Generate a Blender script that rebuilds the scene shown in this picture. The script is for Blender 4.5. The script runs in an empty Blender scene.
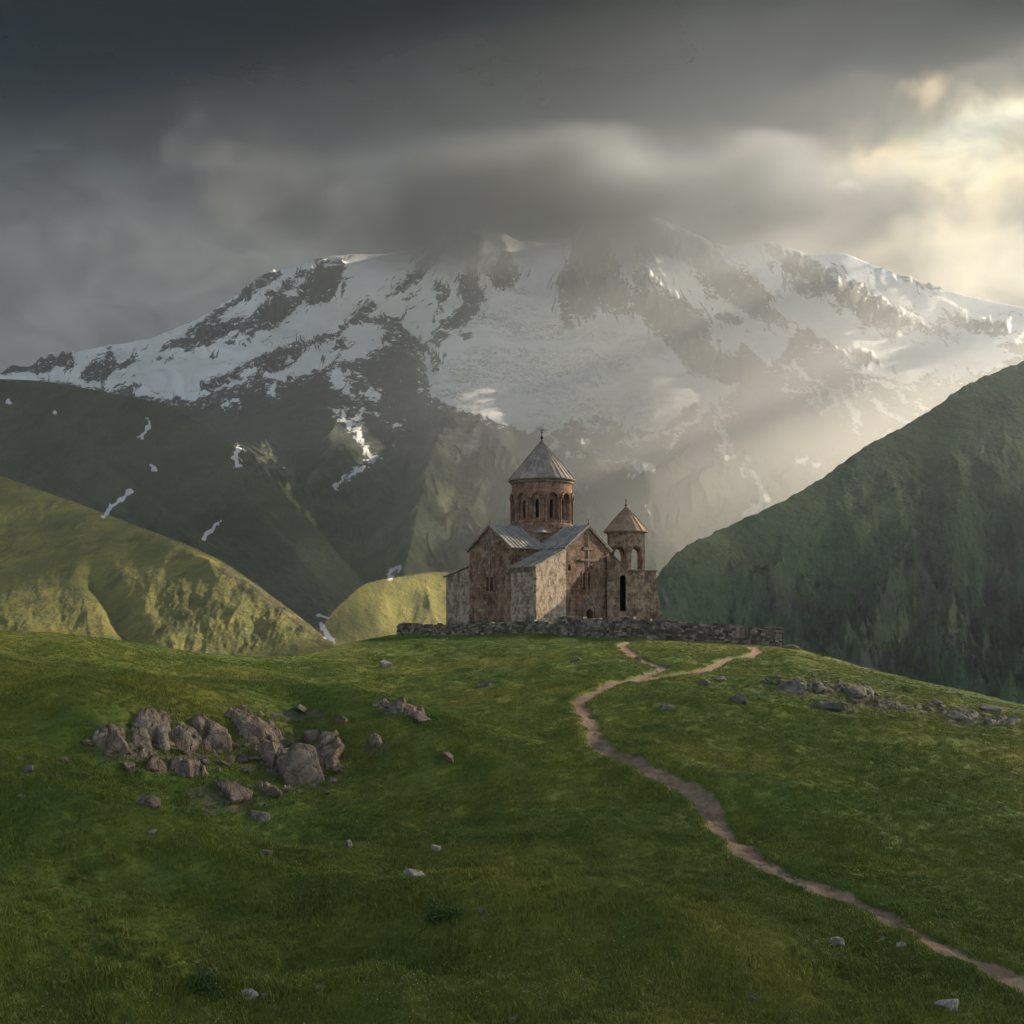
import bpy, bmesh, math, random
import numpy as np
from mathutils import Vector, Matrix, Euler

scene = bpy.context.scene
COL = scene.collection
R = math.radians
F, CX, HY = 1406.7, 512.0, 640.0        # focal length in pixels, column of the view axis, row of the horizon

# ------------------------------------------------------------------ camera
cam_data = bpy.data.cameras.new("camera")
cam_data.sensor_width = 36.0
cam_data.lens = F / 1024.0 * 36.0
cam_data.shift_y = (HY - 512.0) / 1024.0
cam_data.clip_start = 0.5
cam_data.clip_end = 60000.0
cam = bpy.data.objects.new("camera", cam_data)
COL.objects.link(cam)
cam.location = (0, 0, 0)
cam.rotation_euler = (R(90), 0, 0)
scene.camera = cam

# ------------------------------------------------------------------ exposure, render settings
scene.view_settings.view_transform = 'Standard'
scene.view_settings.look = 'None'
scene.view_settings.gamma = 1.0
scene.view_settings.exposure = EXPOSURE = 2.2
scene.render.engine = 'CYCLES'
cy = scene.cycles
cy.use_denoising = True
try:
    cy.denoiser = 'OPENIMAGEDENOISE'
except Exception:
    pass
cy.max_bounces = 6
cy.diffuse_bounces = 3
cy.glossy_bounces = 2
cy.transmission_bounces = 2
cy.transparent_max_bounces = 8
cy.volume_bounces = 1
cy.volume_step_rate = 1.0
cy.volume_max_steps = 64
cy.sample_clamp_indirect = 4.0
cy.use_adaptive_sampling = True
cy.adaptive_threshold = 0.02

# ------------------------------------------------------------------ sun
SUN_AZ, SUN_EL = 58.0, 22.0   # azimuth clockwise from the view axis (+Y) towards +X
GROUND_SUN = 0.52                       # share of the sun that reaches the hill through the added cloud sheet
HAZE_DENSITY = 0.42e-4
MIST_DENSITY = 7.0e-4
SUN = Vector((math.sin(R(SUN_AZ)) * math.cos(R(SUN_EL)), math.cos(R(SUN_AZ)) * math.cos(R(SUN_EL)), math.sin(R(SUN_EL))))
sd = bpy.data.lights.new("sun", 'SUN')
sd.energy = 5.0
sd.angle = R(0.8)
sd.color = (1.0, 0.86, 0.66)
so = bpy.data.objects.new("sun", sd)
COL.objects.link(so)
so.rotation_euler = (-SUN).to_track_quat('-Z', 'Y').to_euler()

# ------------------------------------------------------------------ world: stormy sky, broken towards the right
world = bpy.data.worlds.new("World")
scene.world = world
world.use_nodes = True
wn, wl = world.node_tree.nodes, world.node_tree.links
wn.clear()


class NT:
    """small node helper"""
    def __init__(self, tree):
        self.t, self.n, self.l = tree, tree.nodes, tree.links

    def _set(self, sock, v):
        if isinstance(v, bpy.types.NodeSocket):
            self.l.new(v, sock)
        elif v is not None:
            sock.default_value = v

    def math(self, op, a, b=None, c=None, clamp=False):
        m = self.n.new('ShaderNodeMath'); m.operation = op; m.use_clamp = clamp
        self._set(m.inputs[0], a)
        if b is not None: self._set(m.inputs[1], b)
        if c is not None: self._set(m.inputs[2], c)
        return m.outputs[0]

    def vmath(self, op, a, b=None):
        m = self.n.new('ShaderNodeVectorMath'); m.operation = op
        self._set(m.inputs[0], a)
        if b is not None: self._set(m.inputs[1], b)
        return m.outputs['Value'] if op in ('LENGTH', 'DOT_PRODUCT', 'DISTANCE') else m.outputs[0]

    def scale(self, v, s):
        m = self.n.new('ShaderNodeVectorMath'); m.operation = 'SCALE'
        self._set(m.inputs[0], v); self._set(m.inputs['Scale'], s)
        return m.outputs[0]

    def sep(self, v):
        m = self.n.new('ShaderNodeSeparateXYZ'); self._set(m.inputs[0], v); return m.outputs

    def comb(self, x, y, z):
        m = self.n.new('ShaderNodeCombineXYZ')
        self._set(m.inputs[0], x); self._set(m.inputs[1], y); self._set(m.inputs[2], z)
        return m.outputs[0]

    def noise(self, vec, scale, detail=5.0, rough=0.55, dist=0.0, out='Fac'):
        m = self.n.new('ShaderNodeTexNoise')
        if vec is not None: self._set(m.inputs['Vector'], vec)
        m.inputs['Scale'].default_value = scale; m.inputs['Detail'].default_value = detail
        m.inputs['Roughness'].default_value = rough; m.inputs['Distortion'].default_value = dist
        return m.outputs[out]

    def voronoi(self, vec, scale, feature='F1', out='Distance', rand=1.0):
        m = self.n.new('ShaderNodeTexVoronoi'); m.feature = feature
        if vec is not None: self._set(m.inputs['Vector'], vec)
        m.inputs['Scale'].default_value = scale; m.inputs['Randomness'].default_value = rand
        return m.outputs[out]

    def ramp(self, v, a, b, lo=0.0, hi=1.0, smooth=True):
        m = self.n.new('ShaderNodeMapRange'); m.interpolation_type = 'SMOOTHSTEP' if smooth else 'LINEAR'
        self._set(m.inputs['Value'], v); self._set(m.inputs['From Min'], a); self._set(m.inputs['From Max'], b)
        self._set(m.inputs['To Min'], lo); self._set(m.inputs['To Max'], hi)
        return m.outputs[0]

    def mix(self, fac, a, b, blend='MIX'):
        m = self.n.new('ShaderNodeMix'); m.data_type = 'RGBA'; m.blend_type = blend
        self._set(m.inputs[0], fac)
        for s, v in ((m.inputs[6], a), (m.inputs[7], b)):
            if isinstance(v, tuple) and len(v) == 3: v = (*v, 1.0)
            self._set(s, v)
        return m.outputs[2]

    def mixf(self, fac, a, b):
        m = self.n.new('ShaderNodeMix'); m.data_type = 'FLOAT'
        self._set(m.inputs[0], fac); self._set(m.inputs[2], a); self._set(m.inputs[3], b)
        return m.outputs[0]

    def attr(self, name, out='Fac'):
        m = self.n.new('ShaderNodeAttribute'); m.attribute_name = name; return m.outputs[out]

    def mapping(self, v, loc=(0, 0, 0), rot=(0, 0, 0), sc=(1, 1, 1), kind='POINT'):
        m = self.n.new('ShaderNodeMapping'); m.vector_type = kind
        self._set(m.inputs[0], v)
        m.inputs['Location'].default_value = loc; m.inputs['Rotation'].default_value = rot; m.inputs['Scale'].default_value = sc
        return m.outputs[0]

    def bump(self, h, strength, dist, normal=None):
        m = self.n.new('ShaderNodeBump'); m.inputs['Strength'].default_value = strength
        m.inputs['Distance'].default_value = dist; self._set(m.inputs['Height'], h)
        if normal is not None: self._set(m.inputs['Normal'], normal)
        return m.outputs[0]


def lin(r, g, b):
    f = lambda c: (c / 255 / 12.92) if c / 255 <= 0.04045 else ((c / 255 + 0.055) / 1.055) ** 2.4
    return (f(r), f(g), f(b))


N = NT(world.node_tree)
tc = wn.new('ShaderNodeTexCoord')
dirv = tc.outputs['Generated']
dx, dy, dz = N.sep(dirv)[:3]
dys = N.math('MAXIMUM', dy, 0.3)
# azimuth / elevation tangents of the direction, hundredths of the focal length
U = N.math('MULTIPLY_ADD', N.math('DIVIDE', dx, dys), F / 100, CX / 100)
V = N.math('MULTIPLY_ADD', N.math('DIVIDE', dz, dys), -F / 100, HY / 100)
P0 = N.comb(U, V, 0.0)
nz = N.noise(P0, 0.55, 6.0, 0.55, 0.0, 'Color')
nz2 = N.noise(N.vmath('ADD', P0, (7.3, 2.1, 0.0)), 2.2, 6.0, 0.6, 0.0, 'Color')
w1 = N.vmath('MULTIPLY', N.vmath('SUBTRACT', nz, (0.5, 0.5, 0.5)), (2.4, 1.5, 0.0))
w2 = N.vmath('MULTIPLY', N.vmath('SUBTRACT', nz2, (0.5, 0.5, 0.5)), (0.75, 0.6, 0.0))
PW = N.vmath('ADD', N.vmath('ADD', P0, w1), w2)          # strongly warped
PS = N.vmath('ADD', N.vmath('ADD', P0, N.scale(w1, 0.4)), N.scale(w2, 0.7))   # gently warped


def blob(prev, px, py, rx, ry, rot, col, strength=1.0, core=0.0, warp=None, outer=1.0):
    m = N.mapping(PW if warp is None else warp, (px / 100, py / 100, 0), (0, 0, R(rot)), (rx / 100, ry / 100, 1), 'TEXTURE')
    d = N.vmath('LENGTH', m)
    f = N.ramp(d, core, outer, strength, 0.0)
    return N.mix(f, prev, lin(*col))


# vertical gradient of the cloud layer
g = N.sep(PS)[1]
c = N.mix(N.ramp(g, 0.0, 1.3), lin(40, 47, 52), lin(62, 70, 75))
c = N.mix(N.ramp(g, 1.2, 2.6), c, lin(92, 95, 97))
c = N.mix(N.ramp(g, 2.4, 3.8), c, lin(98, 104, 110))
# left-right: warm and brighter to the right
gx = N.sep(PS)[0]
c = N.mix(N.math('MULTIPLY', N.ramp(gx, 5.0, 9.0), N.ramp(g, 0.6, 2.4)), c, lin(200, 182, 152))
c = N.mix(N.math('MULTIPLY', N.ramp(gx, 3.0, -0.5, 0.0, 0.55), N.ramp(g, 4.6, 2.0)), c, lin(62, 68, 76))
SKY = [
    (60, 60, 300, 95, 5, (30, 37, 42), .9, .2), (330, 40, 320, 60, 0, (44, 51, 56), .7, .1),
    (140, 115, 150, 48, 12, (40, 47, 53), .85, .3), (620, 90, 330, 90, 8, (58, 63, 66), .85, .2),
    (820, 30, 200, 55, 0, (46, 52, 56), .8, .1),
    (120, 235, 190, 80, 5, (104, 104, 105), .7, .0), (50, 330, 170, 60, 0, (96, 103, 110), .5, .0),
    (245, 165, 95, 70, 70, (150, 141, 130), .85, .0), (215, 120, 40, 34, 20, (140, 134, 126), .6, .0),
    (340, 165, 60, 32, 0, (118, 117, 113), .6, .0),
    (300, 112, 120, 40, -10, (52, 60, 66), .8, .2),
    (300, 215, 105, 34, -8, (60, 67, 73), 1.0, .55), (230, 238, 60, 13, -4, (66, 72, 78), .95, .4),
    (480, 190, 190, 60, 0, (92, 97, 100), .8, .2), (520, 120, 120, 40, 0, (70, 77, 82), .7, .0),
    (660, 205, 170, 40, 6, (128, 122, 114), .7, .0),
    (860, 95, 120, 36, 6, (104, 98, 92), .8, .1), (800, 130, 120, 26, 3, (150, 134, 116), .6, .0),
    (985, 150, 210, 85, -12, (255, 236, 190), .95, .1),
    (955, 83, 45, 26, -20, (235, 205, 160), .8, .0), (1015, 60, 70, 24, 0, (140, 128, 116), .7, .0),
    (880, 152, 90, 20, -4, (255, 225, 172), .85, .0), (1000, 135, 70, 34, -25, (255, 248, 215), 1.0, .2),
    (975, 165, 60, 18, 0, (255, 240, 200), .9, .1),
    (826, 178, 16, 11, 10, (255, 245, 210), .9, .1),
    (905, 195, 72, 24, 5, (172, 158, 138), .9, .25), (960, 190, 60, 20, -10, (190, 172, 145), .8, .1),
    (885, 222, 26, 30, 20, (255, 240, 205), .9, .05),
    (840, 215, 50, 34, 25, (196, 176, 148), .6, .1),
    (1000, 255, 170, 72, 5, (255, 240, 206), .95, .15),
]
for b in SKY:
    c = blob(c, *b[:6], strength=b[6], core=b[7])
# billow detail
bn = N.noise(N.mapping(P0, sc=(0.8, 1.25, 1)), 1.5, 7.0, 0.58, 0.6)
c = N.mix(1.0, c, N.mix(N.ramp(bn, 0.34, 0.66, smooth=False), (0.48, 0.52, 0.57), (1.30, 1.27, 1.22)), 'MULTIPLY')
c = N.mix(N.ramp(N.math('MULTIPLY_ADD', gx, 0.22, g), 5.0, 1.6), c, N.mix(1.0, c, (0.74, 0.80, 0.88), 'MULTIPLY'))
c = N.scale(c, 1.0 / 2 ** EXPOSURE)
cloud_col = c
# sky outside of the storm front (behind and above the camera): Nishita sky seen through thin overcast
sky = wn.new('ShaderNodeTexSky'); sky.sky_type = 'NISHITA'; sky.sun_disc = False
sky.sun_elevation = R(SUN_EL); sky.sun_rotation = R(SUN_AZ)
sky.altitude = 2000
skyc = N.scale(sky.outputs[0], 0.10)
over = N.mix(N.ramp(dz, -0.05, 0.9), (0.21, 0.225, 0.24), (0.15, 0.175, 0.20))
gen = N.mix(0.6, skyc, over)
gen = N.scale(N.mix(N.ramp(dy, 0.3, -0.5), N.scale(gen, 0.4), gen), 0.85)
fin = N.mix(N.ramp(dy, 0.45, 0.86), gen, cloud_col)
bg = wn.new('ShaderNodeBackground'); bg.inputs['Strength'].default_value = 1.0
wl.new(fin, bg.inputs['Color'])
wo = wn.new('ShaderNodeOutputWorld'); wl.new(bg.outputs[0], wo.inputs['Surface'])


# ------------------------------------------------------------------ helpers
def tag(o, label=None, cat=None, group=None, kind=None):
    if label: o['label'] = label
    if cat: o['category'] = cat
    if group: o['group'] = group
    if kind: o['kind'] = kind
    return o


def empty(name, loc=(0, 0, 0), rz=0.0):
    o = bpy.data.objects.new(name, None); COL.objects.link(o)
    o.location = loc; o.rotation_euler = (0, 0, rz); o.empty_display_size = 0.3
    return o


def link(name, me, mat=None, parent=None, smooth=False):
    o = bpy.data.objects.new(name, me); COL.objects.link(o)
    if mat is not None: me.materials.append(mat)
    if parent is not None: o.parent = parent
    if smooth: me.polygons.foreach_set('use_smooth', [True] * len(me.polygons))
    return o


def mesh_np(name, verts, quads, attrs=None):
    me = bpy.data.meshes.new(name)
    n, m, k = len(verts), len(quads), quads.shape[1]
    me.vertices.add(n); me.vertices.foreach_set('co', np.asarray(verts, np.float32).ravel())
    me.loops.add(m * k); me.loops.foreach_set('vertex_index', np.asarray(quads, np.int32).ravel())
    me.polygons.add(m); me.polygons.foreach_set('loop_start', np.arange(0, m * k, k, dtype=np.int32))
    me.polygons.foreach_set('use_smooth', np.ones(m, bool))
    me.update(calc_edges=True)
    for a, v in (attrs or {}).items():
        at = me.attributes.new(a, 'FLOAT', 'POINT'); at.data.foreach_set('value', np.asarray(v, np.float32).ravel())
    me.validate()
    return me


def grid_quads(rows, cols):
    i = np.arange(rows * cols).reshape(rows, cols)
    return np.stack([i[:-1, :-1], i[:-1, 1:], i[1:, 1:], i[1:, :-1]], -1).reshape(-1, 4)


_rng = np.random.RandomState(7)
_perm = np.concatenate([_rng.permutation(256)] * 3)
_ang = _rng.rand(256) * 2 * np.pi
_gx, _gy = np.cos(_ang), np.sin(_ang)


def pn(x, y, seed=0):
    xi, yi = np.floor(x).astype(np.int64), np.floor(y).astype(np.int64)
    fx, fy = x - xi, y - yi
    u, v = fx * fx * fx * (fx * (fx * 6 - 15) + 10), fy * fy * fy * (fy * (fy * 6 - 15) + 10)
    xa, ya = (xi + seed * 37) & 255, yi & 255

    def g(ix, iy, ax, ay):
        h = _perm[_perm[ix & 255] + (iy & 255)]
        return _gx[h] * ax + _gy[h] * ay
    a = g(xa, ya, fx, fy); b = g(xa + 1, ya, fx - 1, fy)
    c_ = g(xa, ya + 1, fx, fy - 1); d = g(xa + 1, ya + 1, fx - 1, fy - 1)
    return ((a + (b - a) * u) + ((c_ + (d - c_) * u) - (a + (b - a) * u)) * v) * 1.45


def fbm(x, y, oct=5, seed=0, gain=0.5, lac=2.03):
    s, a = 0, 1.0
    for i in range(oct):
        s = s + a * pn(x, y, seed + i); x = x * lac + 13.7; y = y * lac + 5.1; a *= gain
    return s


def ridged(x, y, oct=5, seed=0, gain=0.5, lac=2.07):
    s, a, w = 0, 1.0, 1.0
    for i in range(oct):
        n = 1 - np.abs(pn(x, y, seed + i)) * 1.6
        n = np.clip(n, 0, 1) ** 2 * w
        s = s + a * n; w = np.clip(n * 1.6, 0, 1); x = x * lac + 3.7; y = y * lac + 9.1; a *= gain
    return s


def sstep(x, a, b):
    t = np.clip((x - a) / (b - a), 0, 1); return t * t * (3 - 2 * t)


def curve(x, pts):
    """smooth interpolation through (x, value) points"""
    p = np.array(pts, float); xs, ys = p[:, 0], p[:, 1]
    m = np.gradient(ys, xs)
    x = np.clip(x, xs[0], xs[-1])
    i = np.clip(np.searchsorted(xs, x) - 1, 0, len(xs) - 2)
    h = xs[i + 1] - xs[i]; t = (x - xs[i]) / h
    return ((2 * t**3 - 3 * t**2 + 1) * ys[i] + (t**3 - 2 * t**2 + t) * h * m[i] + (-2 * t**3 + 3 * t**2) * ys[i + 1] + (t**3 - t**2) * h * m[i + 1])


def polydist(x, y, pts, closed=True, far=60.0):
    """signed distance to a polygon (positive inside) or distance to a polyline, in the units of x, y"""
    p = np.array(pts, float)
    out = np.full(x.shape, float(-far if closed else far))
    sel = (x > p[:, 0].min() - far) & (x < p[:, 0].max() + far) & (y > p[:, 1].min() - far) & (y < p[:, 1].max() + far)
    if not sel.any(): return out
    X, Y = x[sel], y[sel]
    d = np.full(X.shape, 1e9); ins = np.zeros(X.shape, bool)
    q = np.roll(p, -1, 0) if closed else p[1:]
    for a, b in zip(p[:len(q)], q):
        e = b - a; L = max(e @ e, 1e-9)
        t = np.clip(((X - a[0]) * e[0] + (Y - a[1]) * e[1]) / L, 0, 1)
        d = np.minimum(d, np.hypot(X - a[0] - t * e[0], Y - a[1] - t * e[1]))
        if closed and a[1] != b[1]:
            c_ = (a[1] > Y) != (b[1] > Y)
            ins ^= c_ & (X < (b[0] - a[0]) * (Y - a[1]) / (b[1] - a[1]) + a[0])
    out[sel] = np.where(ins, d, -d) if closed else np.minimum(d, far)
    return out


def material(name):
    m = bpy.data.materials.new(name); m.use_nodes = True
    t = m.node_tree; t.nodes.clear()
    out = t.nodes.new('ShaderNodeOutputMaterial'); b = t.nodes.new('ShaderNodeBsdfPrincipled')
    b.inputs['Roughness'].default_value = 0.9
    b.inputs['Specular IOR Level'].default_value = 0.15
    t.links.new(b.outputs[0], out.inputs[0])
    return m, NT(t), b, out


def finish(n, b, col, rough=None, normal=None):
    n._set(b.inputs['Base Color'], col if not (isinstance(col, tuple) and len(col) == 3) else (*col, 1))
    if rough is not None: n._set(b.inputs['Roughness'], rough)
    if normal is not None: n._set(b.inputs['Normal'], normal)


def wpos(n):
    return n.n.new('ShaderNodeNewGeometry').outputs['Position']
# ------------------------------------------------------------------ near ground: the grassy hill
def unproject_plane(px, py, Y):
    return ((px - CX) / F * Y, Y, (HY - py) / F * Y)


CREST = [(-400, 626), (-200, 628), (-60, 632), (0, 633), (60, 636), (110, 641), (170, 650), (220, 655), (270, 657.5), (310, 654), (350, 644), (400, 635), (470, 633.5), (540, 634),
         (600, 636), (650, 638), (720, 641), (780, 646), (820, 655), (870, 669), (930, 685), (1024, 706), (1100, 722), (1300, 760), (1500, 790)]
CRESTY = [(-400, 72), (0, 82), (100, 88), (200, 98), (270, 106), (330, 118), (400, 138), (540, 129), (650, 125), (780, 127), (850, 122), (930, 112), (1024, 106), (1100, 100), (1500, 90)]
CHURCH = (3.1, 146.0)


def ground_base(px, Y):
    py = curve(px, CREST); yc = curve(px, CRESTY)
    zc = (HY - py) / F * yc
    s = (10.0 + zc) / yc
    z = -10.0 + s * Y
    # behind the crest: level terrace under the church, falling flanks elsewhere
    plat = 34.0 * sstep(px, 370, 450) * sstep(px, 810, 700)
    t = np.clip(Y - yc, 0, plat)
    past = np.clip(Y - yc - plat, 0, None)
    zt = zc + (np.minimum(1.35, zc + 1.3) - zc) * sstep(t, 0, 10) * sstep(px, 395, 460) * sstep(px, 770, 660)
    drop = np.where(past < 20, past**2 * 0.008, 3.2 + (past - 20) * 0.45)
    z = np.where(Y > yc, np.where(plat > 1, zt, zc + np.clip(Y - yc, 0, 4) * s * 0.3) - drop, z)
    return z


def base_hit(px, py, fn=None):
    """distance at which the ray through a pixel meets the ground"""
    fn = fn or ground_base
    Y = np.geomspace(12, 150, 240)
    for _ in range(2):
        z = fn(np.full_like(Y, px), Y)
        hit = np.nonzero(z >= (HY - py) / F * Y)[0]
        if not len(hit): return None
        i = hit[0]
        if _ == 0: Y = np.linspace(Y[max(i - 1, 0)], Y[i], 14)
    return Y[i]


# long mounds and gullies: polyline in picture columns/rows turned into ground points, height, half width
BUMPS = []
for pts, amp, wid in [
    ([(-60, 800), (60, 822), (200, 868), (330, 905), (470, 935), (640, 950)], 0.85, 2.6),
    ([(-40, 962), (120, 985), (260, 1002), (380, 1018)], 0.55, 1.3),
    ([(130, 972), (260, 982), (330, 972)], -0.7, 0.9),
    ([(230, 858), (330, 886), (500, 908), (620, 903)], -0.75, 1.8),
    ([(90, 742), (180, 735), (280, 725), (350, 735), (430, 765)], 1.35, 4.5),
    ([(70, 800), (200, 806), (330, 812)], -0.5, 3.0),
    ([(600, 745), (680, 772), (800, 800), (940, 810), (1060, 800)], 0.42, 2.6),
    ([(640, 800), (760, 832), (900, 862), (1060, 872)], -0.3, 2.4),
    ([(610, 690), (700, 706), (860, 735), (1040, 752)], 0.35, 3.5),
    
    ([(-40, 690), (120, 700), (300, 690)], 0.35, 4.0),
]:
    w = []
    for a, b in pts:
        y = base_hit(a, b)
        if y: w.append(((a - CX) / F * y, y))
    BUMPS.append((w, amp, wid))

# foot path (column, row), from the corner of the picture up to the wall, and the branch along the wall
PATH_PX = [(1075, 1008), (1024, 984), (985, 966), (940, 944), (900, 926), (862, 906), (820, 888), (778, 872), (752, 857), (738, 843), (722, 832), (712, 816), (703, 800),
           (688, 787), (664, 776), (645, 768), (625, 758), (606, 750), (597, 740), (592, 728), (583, 714), (579, 705), (588, 696), (606, 689), (630, 681), (650, 674), (664, 667), (654, 661), (637, 657), (630, 651), (622, 645), (640, 641)]
BRANCH_PX = [(628, 683), (650, 679), (672, 675), (690, 671), (706, 666), (728, 660), (746, 657), (757, 651), (752, 646)]


def to_ground(pts, fn=None):
    out = []
    for a, b in pts:
        y = base_hit(a, b, fn)
        if y is None: y = float(curve(np.array([a]), CRESTY)[0]) - 1.0
        out.append(((a - CX) / F * y, y))
    return np.array(out)


def spline(p, n=10):
    out = []
    p = np.vstack([2 * p[0] - p[1], p, 2 * p[-1] - p[-2]])
    for i in range(1, len(p) - 2):
        for t in np.arange(n) / n:
            a, b, c_, d = p[i - 1], p[i], p[i + 1], p[i + 2]
            out.append(0.5 * (2 * b + (c_ - a) * t + (2 * a - 5 * b + 4 * c_ - d) * t * t + (3 * b - a - 3 * c_ + d) * t**3))
    out.append(p[-2])
    return np.array(out)


def ground_nopath(px, Y, rough_k=1.0):
    X = (px - CX) / F * Y
    z = ground_base(px, Y)
    for w, amp, wid in BUMPS:
        d = polydist(X, Y, w, closed=False, far=wid * 3)
        z = z + 1.45 * amp * np.exp(-(d / wid) ** 2)
    yc = curve(px, CRESTY)
    fade = sstep(yc + 30 - Y, 0, 30) * (1 - 0.75 * np.exp(-((Y - yc) / 9.0) ** 2))
    z = z + fade * rough_k * (0.40 * fbm(X / 16, Y / 13, 3, 3) + 0.24 * fbm(X / 3.4, Y / 2.8, 3, 11))
    # hummocky turf; rougher round the outcrops
    rough = 0.5 + 0.5 * fbm(X / 21, Y / 17, 2, 23)
    z = z + rough_k * 0.050 * fbm(X / 0.8, Y / 0.7, 3, 17) * (0.6 + np.clip(rough, 0, 1.2)) * np.clip(70 / Y, 0.45, 1)
    return z


PATH_W = spline(to_ground(PATH_PX, ground_nopath), 8)
BRANCH_W = spline(to_ground(BRANCH_PX, ground_nopath), 8)


def path_half(X, Y):
    return 0.40 + 0.10 * pn(X / 1.7, Y / 1.7, 5) + 0.05 * pn(X / 0.5, Y / 0.5, 9)


def path_dist(X, Y):
    """distance outside the edge of the trodden strip (negative on it)"""
    d1 = polydist(X, Y, PATH_W, closed=False, far=4) - path_half(X, Y) 
    d2 = polydist(X, Y, BRANCH_W, closed=False, far=4) - path_half(X, Y) * 1.0
    return np.minimum(d1, d2)


def ground_px(px, Y):
    X = (px - CX) / F * Y
    d = path_dist(X, Y)
    k = 1 - 0.8 * np.exp(-(np.clip(d, 0, 4) / 1.8) ** 2) * sstep(Y, 75, 100)
    z = ground_nopath(px, Y, k)
    return z - 0.10 * sstep(-d, -0.35, 0.12) + 0.05 * np.exp(-((d - 0.3) / 0.25) ** 2)


def gz(X, Y):
    X = np.atleast_1d(np.asarray(X, float)); Y = np.atleast_1d(np.asarray(Y, float))
    return ground_px(X / Y * F + CX, Y)


def hit(px, py):
    y = base_hit(px, py, ground_px)
    if y is None: y = float(curve(np.array([float(px)]), CRESTY)[0]) - 1.0
    x = (px - CX) / F * y
    return Vector((x, y, float(gz(x, y)[0])))


NC, NR = 860, 1000
pxs = np.linspace(-300, 1324, NC)
ys = np.concatenate([np.geomspace(9, 215, NR - 12), np.linspace(225, 420, 12)])
PXg, Yg = np.meshgrid(pxs, ys)
Zg = ground_px(PXg, Yg)
Xg = (PXg - CX) / F * Yg
pd = path_dist(Xg, Yg)
# attributes: trodden earth, and stony ground
scr = HY - F * Zg / Yg
stony = np.zeros(PXg.shape)
for a, b_, rx, ry in [(130, 750, 50, 22), (200, 748, 50, 24), (265, 755, 50, 40), (315, 765, 45, 35), (220, 800, 60, 20), (400, 714, 34, 8), (375, 748, 20, 12), (800, 690, 60, 10), (860, 706, 70, 12), (970, 718, 60, 12), (300, 716, 40, 9)]:
    stony = np.maximum(stony, np.exp(-((PXg - a) / rx) ** 2 - ((scr - b_) / ry) ** 2))
me = mesh_np('grass_hill', np.stack([Xg, Yg, Zg], -1).reshape(-1, 3), grid_quads(NR, NC), {'path_d': np.clip(pd, -1, 3), 'stony': stony})


def turf_colour(n, p):
    """turf colour by place, shared by the ground and the blades"""
    big = n.noise(n.mapping(p, sc=(1, 1.0, 0)), 0.045, 4, 0.55)
    mid = n.noise(n.mapping(p, loc=(4, 9, 0), sc=(1, 1, 0)), 0.35, 5, 0.62)
    fine = n.noise(n.mapping(p, loc=(1, 3, 0), sc=(1, 1, 0)), 3.0, 4, 0.6)
    col = n.mix(n.ramp(big, 0.36, 0.64), (0.070, 0.118, 0.014), (0.185, 0.175, 0.024))
    col = n.mix(n.ramp(mid, 0.35, 0.72, 0, 0.8), col, (0.046, 0.086, 0.012))
    col = n.mix(n.ramp(mid, 0.42, 0.22, 0, 0.6), col, (0.118, 0.118, 0.030))
    col = n.mix(n.ramp(fine, 0.55, 0.8, 0, 0.5), col, (0.085, 0.088, 0.030))
    return col


m_ground, n, b, out = material('turf_ground')
p = wpos(n)
col = turf_colour(n, p)
col = n.mix(0.35, col, (0.030, 0.034, 0.012))
soil_n = n.noise(p, 2.4, 6, 0.65)
soil = n.mix(n.ramp(soil_n, 0.3, 0.7), (0.120, 0.076, 0.045), (0.235, 0.160, 0.100))
soil = n.mix(n.ramp(n.noise(p, 9.0, 4, 0.7), 0.58, 0.72, 0, 0.6), soil, (0.27, 0.23, 0.19))
edge = n.math('ADD', n.attr('path_d'), n.math('MULTIPLY_ADD', n.noise(p, 3.5, 5, 0.65), 0.5, -0.25))
col = n.mix(n.ramp(edge, 0.10, -0.05), col, soil)
bare = n.math('MULTIPLY', n.ramp(n.noise(n.mapping(p, loc=(31, 2, 0)), 0.55, 6, 0.66), 0.63, 0.70), 0.55)
col = n.mix(bare, col, (0.085, 0.062, 0.038))
stn = n.ramp(n.math('MULTIPLY', n.attr('stony'), n.noise(n.mapping(p, loc=(3, 1, 7)), 1.3, 6, 0.68)), 0.24, 0.36)
col = n.mix(n.math('MULTIPLY', stn, 0.85), col, n.mix(soil_n, (0.045, 0.036, 0.026), (0.13, 0.105, 0.080)))
hgt = n.noise(p, 6.0, 6, 0.7)
finish(n, b, col, 0.95, n.bump(hgt, 0.7, 0.06))
grass_hill = tag(link('grass_hill', me, m_ground), 'grassy hill with a worn foot path climbing to the church wall', None, None, 'structure')

# valley floor reaching the horizon, far below the hill
bm = bmesh.new()
bmesh.ops.create_grid(bm, x_segments=60, y_segments=60, size=5700)
for v in bm.verts:
    v.co.y += 3400
    v.co.z = -420 + 18 * math.sin(v.co.x / 900) * math.cos(v.co.y / 1100)
me = bpy.data.meshes.new('valley_ground'); bm.to_mesh(me); bm.free()
m_valley, n, b, out = material('valley_ground')
p = wpos(n)
finish(n, b, n.mix(n.noise(p, 0.004, 6), (0.04, 0.06, 0.02), (0.09, 0.09, 0.04)))
tag(link('valley_ground', me, m_valley, smooth=True), 'valley floor below the hills', None, None, 'structure')
# ------------------------------------------------------------------ far terrain
LIT = []          # (points, wanted share of direct sun) used to lay out the gaps of the added shading cloud


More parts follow.
